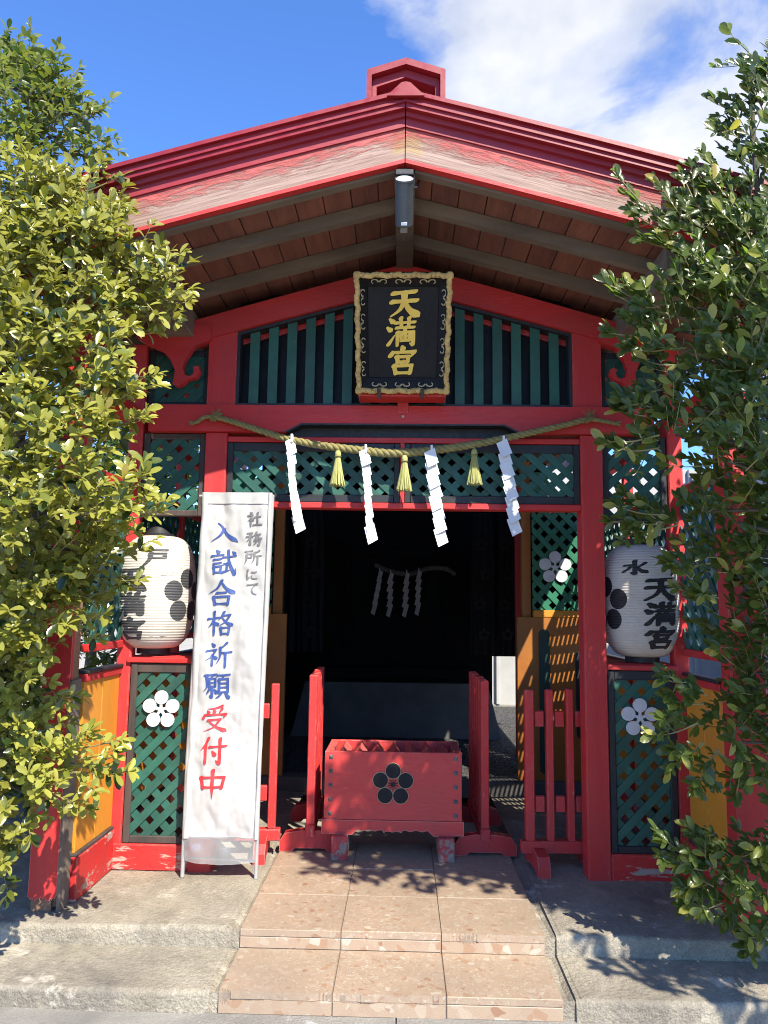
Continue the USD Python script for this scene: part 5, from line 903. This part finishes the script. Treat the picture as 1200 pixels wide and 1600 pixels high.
RIGHT_CLUMPS = [(1.579, -1.1, 3.765, 0.087), (1.555, -1.1, 3.554, 0.113), (1.481, -1.1, 3.419, 0.083), (1.558, -1.1, 3.315, 0.124), (1.471, -1.1, 3.198, 0.108), (1.592, -1.15, 3.055, 0.138), (1.351, -1.15, 3.112, 0.104), (1.311, -1.15, 3.04, 0.11), (1.171, -1.2, 3.014, 0.071), (1.401, -1.2, 2.861, 0.167), (1.527, -1.2, 2.778, 0.167), (1.265, -1.2, 2.722, 0.104), (1.158, -1.2, 2.64, 0.102), (1.312, -1.2, 2.586, 0.16), (1.465, -1.25, 2.514, 0.16), (1.103, -1.2, 2.544, 0.067), (1.182, -1.25, 2.406, 0.121), (1.356, -1.25, 2.328, 0.156), (1.478, -1.25, 2.251, 0.135), (1.155, -1.3, 2.184, 0.085), (1.053, -1.3, 2.081, 0.063), (1.276, -1.3, 2.133, 0.139), (1.416, -1.3, 1.983, 0.13), (1.245, -1.3, 1.982, 0.085), (1.241, -1.08, 1.81, 0.047), (1.369, -1.08, 1.772, 0.086), (1.553, -1.08, 1.813, 0.137), (1.675, -1.08, 1.683, 0.119), (1.491, -1.08, 1.602, 0.097), (1.584, -1.08, 1.423, 0.127), (1.455, -1.08, 1.395, 0.077), (1.729, -0.92, 1.237, 0.093), (1.569, -0.92, 1.235, 0.101), (1.442, -0.92, 1.074, 0.08), (1.559, -0.92, 1.037, 0.112), (1.691, -0.92, 1.026, 0.083), (1.42, -0.92, 0.865, 0.061), (1.522, -0.92, 0.815, 0.072), (1.654, -0.92, 0.818, 0.093), (1.485, -0.92, 1.154, 0.071), (1.698, -0.92, 0.665, 0.074), (1.453, -0.92, 0.383, 0.083), (1.57, -0.92, 0.41, 0.094), (1.64, -0.92, 0.512, 0.084), (1.473, -0.92, 0.259, 0.095), (1.6, -0.92, 0.237, 0.107), (1.581, -0.92, 0.115, 0.065), (1.376, -0.92, 0.406, 0.052), (1.753, -0.93, 3.135, 0.155), (1.454, -0.93, 3.12, 0.123), (1.551, -0.98, 2.93, 0.188), (1.685, -0.98, 2.842, 0.189), (1.454, -0.98, 2.636, 0.181), (1.62, -1.03, 2.561, 0.181), (1.502, -1.03, 2.363, 0.176), (1.632, -1.03, 2.28, 0.152), (1.417, -1.08, 2.156, 0.158), (1.567, -1.08, 1.995, 0.147), (1.384, -1.08, 1.993, 0.096), (1.512, -0.86, 1.764, 0.097), (1.708, -0.86, 1.808, 0.155), (1.839, -0.86, 1.669, 0.134), (1.642, -0.86, 1.584, 0.109), (1.741, -0.86, 1.392, 0.143), (1.604, -0.86, 1.363, 0.087), (1.892, -0.7, 1.193, 0.105), (1.722, -0.7, 1.191, 0.114), (1.586, -0.7, 1.02, 0.09), (1.711, -0.7, 0.98, 0.126), (1.851, -0.7, 0.968, 0.093), (1.633, -0.7, 1.105, 0.079), (1.482, -0.85, 1.284, 0.123), (1.544, -0.8, 0.955, 0.142), (1.502, -0.85, 0.261, 0.129), (1.512, -0.95, 2.335, 0.156), (1.508, -0.95, 1.94, 0.153), (1.461, -0.9, 1.612, 0.152)]
RIGHT_TIPS = [(1.584, -1.1, 3.873, 1.562, -1.12, 3.6), (1.47, -1.1, 3.812, 1.536, -1.12, 3.63), (1.324, -1.1, 3.63, 1.505, -1.12, 3.555), (1.345, -1.1, 3.479, 1.51, -1.12, 3.362), (0.883, -1.2, 3.213, 1.069, -1.22, 2.989), (1.045, -1.15, 3.213, 1.193, -1.17, 3.016), (1.168, -1.15, 3.257, 1.247, -1.17, 3.044), (0.932, -1.2, 3.056, 1.119, -1.22, 2.934), (0.968, -1.2, 2.93, 1.17, -1.22, 2.878), (1.224, -1.15, 3.3, 1.303, -1.17, 3.101), (0.819, -1.2, 2.748, 1.032, -1.22, 2.631), (0.857, -1.2, 2.693, 1.057, -1.22, 2.604), (0.828, -1.2, 2.529, 1.003, -1.22, 2.523), (0.876, -1.25, 2.445, 1.06, -1.27, 2.439), (0.939, -1.25, 2.405, 1.083, -1.27, 2.373), (0.832, -1.3, 2.245, 1.01, -1.32, 2.177), (0.831, -1.3, 2.181, 1.009, -1.32, 2.152), (0.778, -1.3, 2.053, 0.982, -1.32, 2.076), (0.815, -1.3, 2.028, 0.981, -1.32, 2.026), (0.935, -1.25, 2.273, 1.106, -1.27, 2.295), (0.87, -1.08, 1.833, 1.071, -1.1, 1.793), (0.855, -1.08, 1.766, 1.071, -1.1, 1.766), (0.933, -1.08, 1.727, 1.122, -1.1, 1.754), (1.072, -1.08, 1.597, 1.245, -1.1, 1.598), (1.12, -1.08, 1.494, 1.266, -1.1, 1.469), (1.098, -0.92, 1.148, 1.261, -0.94, 1.073), (1.05, -0.92, 0.885, 1.23, -0.94, 0.943), (1.108, -0.92, 1.043, 1.259, -0.94, 1.021), (1.112, -0.92, 0.756, 1.254, -0.94, 0.865), (1.228, -0.92, 0.681, 1.305, -0.94, 0.841), (1.384, -0.92, 0.646, 1.409, -0.94, 0.817), (1.052, -0.92, 0.505, 1.21, -0.94, 0.384), (1.075, -0.92, 0.4, 1.235, -0.94, 0.36), (1.136, -0.92, 0.289, 1.259, -0.94, 0.311), (1.172, -0.92, 0.203, 1.307, -0.94, 0.238), (1.325, -0.92, 0.158, 1.359, -0.94, 0.264), (1.396, -0.92, 0.037, 1.433, -0.94, 0.192), (1.183, -0.92, 0.528, 1.261, -0.94, 0.385)]

LEFT_CLUMPS = LEFT_CLUMPS + [(-1.90 - .12 * (k % 2), -1.15 + .1 * (k % 3), .55 + .38 * k, .25) for k in range(8)]; RIGHT_CLUMPS = RIGHT_CLUMPS + [(1.84 + .12 * (k % 2), -1.05 + .1 * (k % 3), .5 + .38 * k, .23) for k in range(8)]   # the sides turned away from the picture
UP, UPT = LEFT_CLUMPS[:6], LEFT_TIPS[:4]; LEFT_CLUMPS, LEFT_TIPS = LEFT_CLUMPS[6:], LEFT_TIPS[4:]
plant('evergreen_shrub', 'darker green evergreen shrub against the blue sky at the upper left, above the sunlit one', 'shrub', (-2.1, -.75, -.1),
      [([(-2.1, -.75, -.2), (-1.95, -.85, 1.4), (-1.8, -.95, 2.6), (-1.72, -1.0, 3.7)], .04, .010)], UP + [(-1.98 + .1 * (k % 2), -.72, .75 + .33 * k, .25) for k in range(8)], UPT, 'leaf_dark', .052, 30, dens=1.2, key=150, bias=(.35, -.35, .35))
plant('evergreen_shrub', 'tall sunlit evergreen shrub with yellow-green glossy leaves left of the shrine', 'shrub', (-1.95, -.95, -.1),
      [([(-1.95, -.95, -.2), (-1.80, -1.1, .8), (-1.66, -1.15, 1.7), (-1.58, -1.1, 2.4), (-1.5, -1.0, 3.2)], .045, .012), ([(-1.88, -1.0, .3), (-1.76, -1.08, .6), (-1.62, -1.1, .9)], .025, .01)], LEFT_CLUMPS, LEFT_TIPS, 'leaf_left', .058, 31, dens=1.3, upright=.2, wide=.95, long=1.1, face=(.1, -.45, .8), bias=(.35, -.45, .30))
plant('evergreen_shrub', 'tall shaded evergreen shrub with dark green glossy leaves right of the shrine', 'shrub', (1.95, -1.0, -.1),
      [([(1.95, -1.0, -.2), (1.80, -1.15, .8), (1.62, -1.2, 1.7), (1.52, -1.15, 2.5), (1.5, -1.1, 3.4)], .045, .010), ([(1.88, -1.1, .2), (1.72, -1.35, .5), (1.55, -1.4, .7)], .025, .01)], RIGHT_CLUMPS, RIGHT_TIPS, 'leaf_right', .062, 32, dens=.72, upright=.8, wide=.92, long=1.35, flat=.75, face=(.35, -.85, .75), bias=(-.35, -.40, .30))
_q = [(-.18, .25, .20), (-.10, .62, .22), (.10, .14, .18), (.15, .45, .25), (.12, .82, .15), (.50, .22, .26), (.42, .52, .25), (.80, .28, .28), (.72, -.16, .19), (1.02, -.40, .24), (1.35, -.60, .25), (1.15, .0, .30), (1.15, .5, .30), (1.5, .0, .3), (1.5, .6, .3), (1.65, 1.1, .2)]
plant('garden_tree', 'leafy tree beyond the right edge of the picture, shading the doorway', 'tree', (2.9, -3.0, -.17),
      [([(2.9, -3.0, -.2), (2.85, -2.95, 1.4), (2.6, -2.75, 2.6), (2.3, -2.55, 3.7)], .07, .02), ([(2.8, -2.9, 1.9), (2.3, -2.6, 2.7), (1.7, -2.5, 3.2)], .035, .012), ([(2.6, -2.7, 2.9), (2.8, -2.6, 4.0), (2.95, -2.5, 4.7)], .03, .01)],
      [(x + 1.4425, -2.5, z + 2.99, r) for x, z, r in _q] + [(2.2, -2.5, 2.2, .26), (2.5, -2.6, 2.1, .3), (2.25, -2.5, 2.65, .24)], [], 'leaf_far', .09, 33, key=0, dens=.46)
r_ = np.random.default_rng(8)
plant('background_hedge', 'dark leafy hedge behind the left shrub, beside the shrine wall', 'hedge', (-2.5, .6, -.17),
      [([(-2.6, .2, -.2), (-2.5, .3, .8), (-2.55, .2, 1.8)], .04, .012), ([(-2.7, 1.5, -.2), (-2.6, 1.5, 1.0), (-2.7, 1.6, 2.2)], .04, .012)],
      [(-2.35 - r_.uniform(0, .9), y, z, .30) for y in (-.4, .2, .8, 1.5, 2.2) for z in (.15, .6, 1.05, 1.5, 1.95, 2.3)], [], 'leaf_left', .085, 34, key=0, dens=.36)
plant('background_tree', 'sunlit yellow-green tree behind the hall on the left, glimpsed through the lattice', 'tree', (-4.0, 5.5, -.17),
      [([(-4.0, 5.5, -.2), (-3.9, 5.5, 1.2), (-4.0, 5.4, 3.2)], .09, .03)],
      [(-4.0 + r_.uniform(-1.3, 1.3), 5.5 + r_.uniform(-.8, .8), 1.2 + r_.uniform(0, 2.6), .5) for k in range(16)] + [(-3.1 + r_.uniform(-.7, .7), 4.6 + r_.uniform(-.6, .6), 1.4 + r_.uniform(0, 2.8), .42) for k in range(14)], [], 'leaf_far', .12, 35, key=0, dens=.22)
# neighbours seen through the gaps on the right
nb = thing('white_wall', 'white plastered wall with pilasters behind the hall, glimpsed under the dark curtain', 'wall', (2.5, 6.6, 0))
b = MB(); box(b, .8, 6.5, 6.6, 6.8, .0, 3.4, .01); obj('wall_panel', b, 'wall_white', nb)
b = MB(); box(b, .8, 6.5, 6.56, 6.599, .0, .11, .01); obj('footing', b, 'concrete_grey', nb)
for x in (1.0, 1.29, 2.6, 4.0): b = MB(); box(b, x, x + .05, 6.54, 6.599, .111, 3.4, .01); obj('pilaster', b, 'wall_white', nb)
hs = thing('white_house', 'pale plastered house beyond the right side of the hall, glimpsed through the lattice', 'house', (5.2, 3.0, 0))
b = MB(); box(b, 4.4, 8.5, .5, 6.0, -.16, 3.6, .02); obj('wall', b, 'wall_white', hs)
b = MB(); prism(b, sg.Polygon([(4.1, 3.55), (8.8, 3.55), (6.45, 4.6)]), .2, 6.3); obj('roof', b, 'iron', hs)
for y in (1.3, 3.2): b = MB(); box(b, 4.36, 4.402, y, y + .9, 1.0, 2.1, .01); wn = obj('window_frame', b, 'pole', hs); b = MB(); box(b, 4.35, 4.358, y + .07, y + .83, 1.07, 2.03, .001); obj('pane', b, 'lamp_glass', wn)
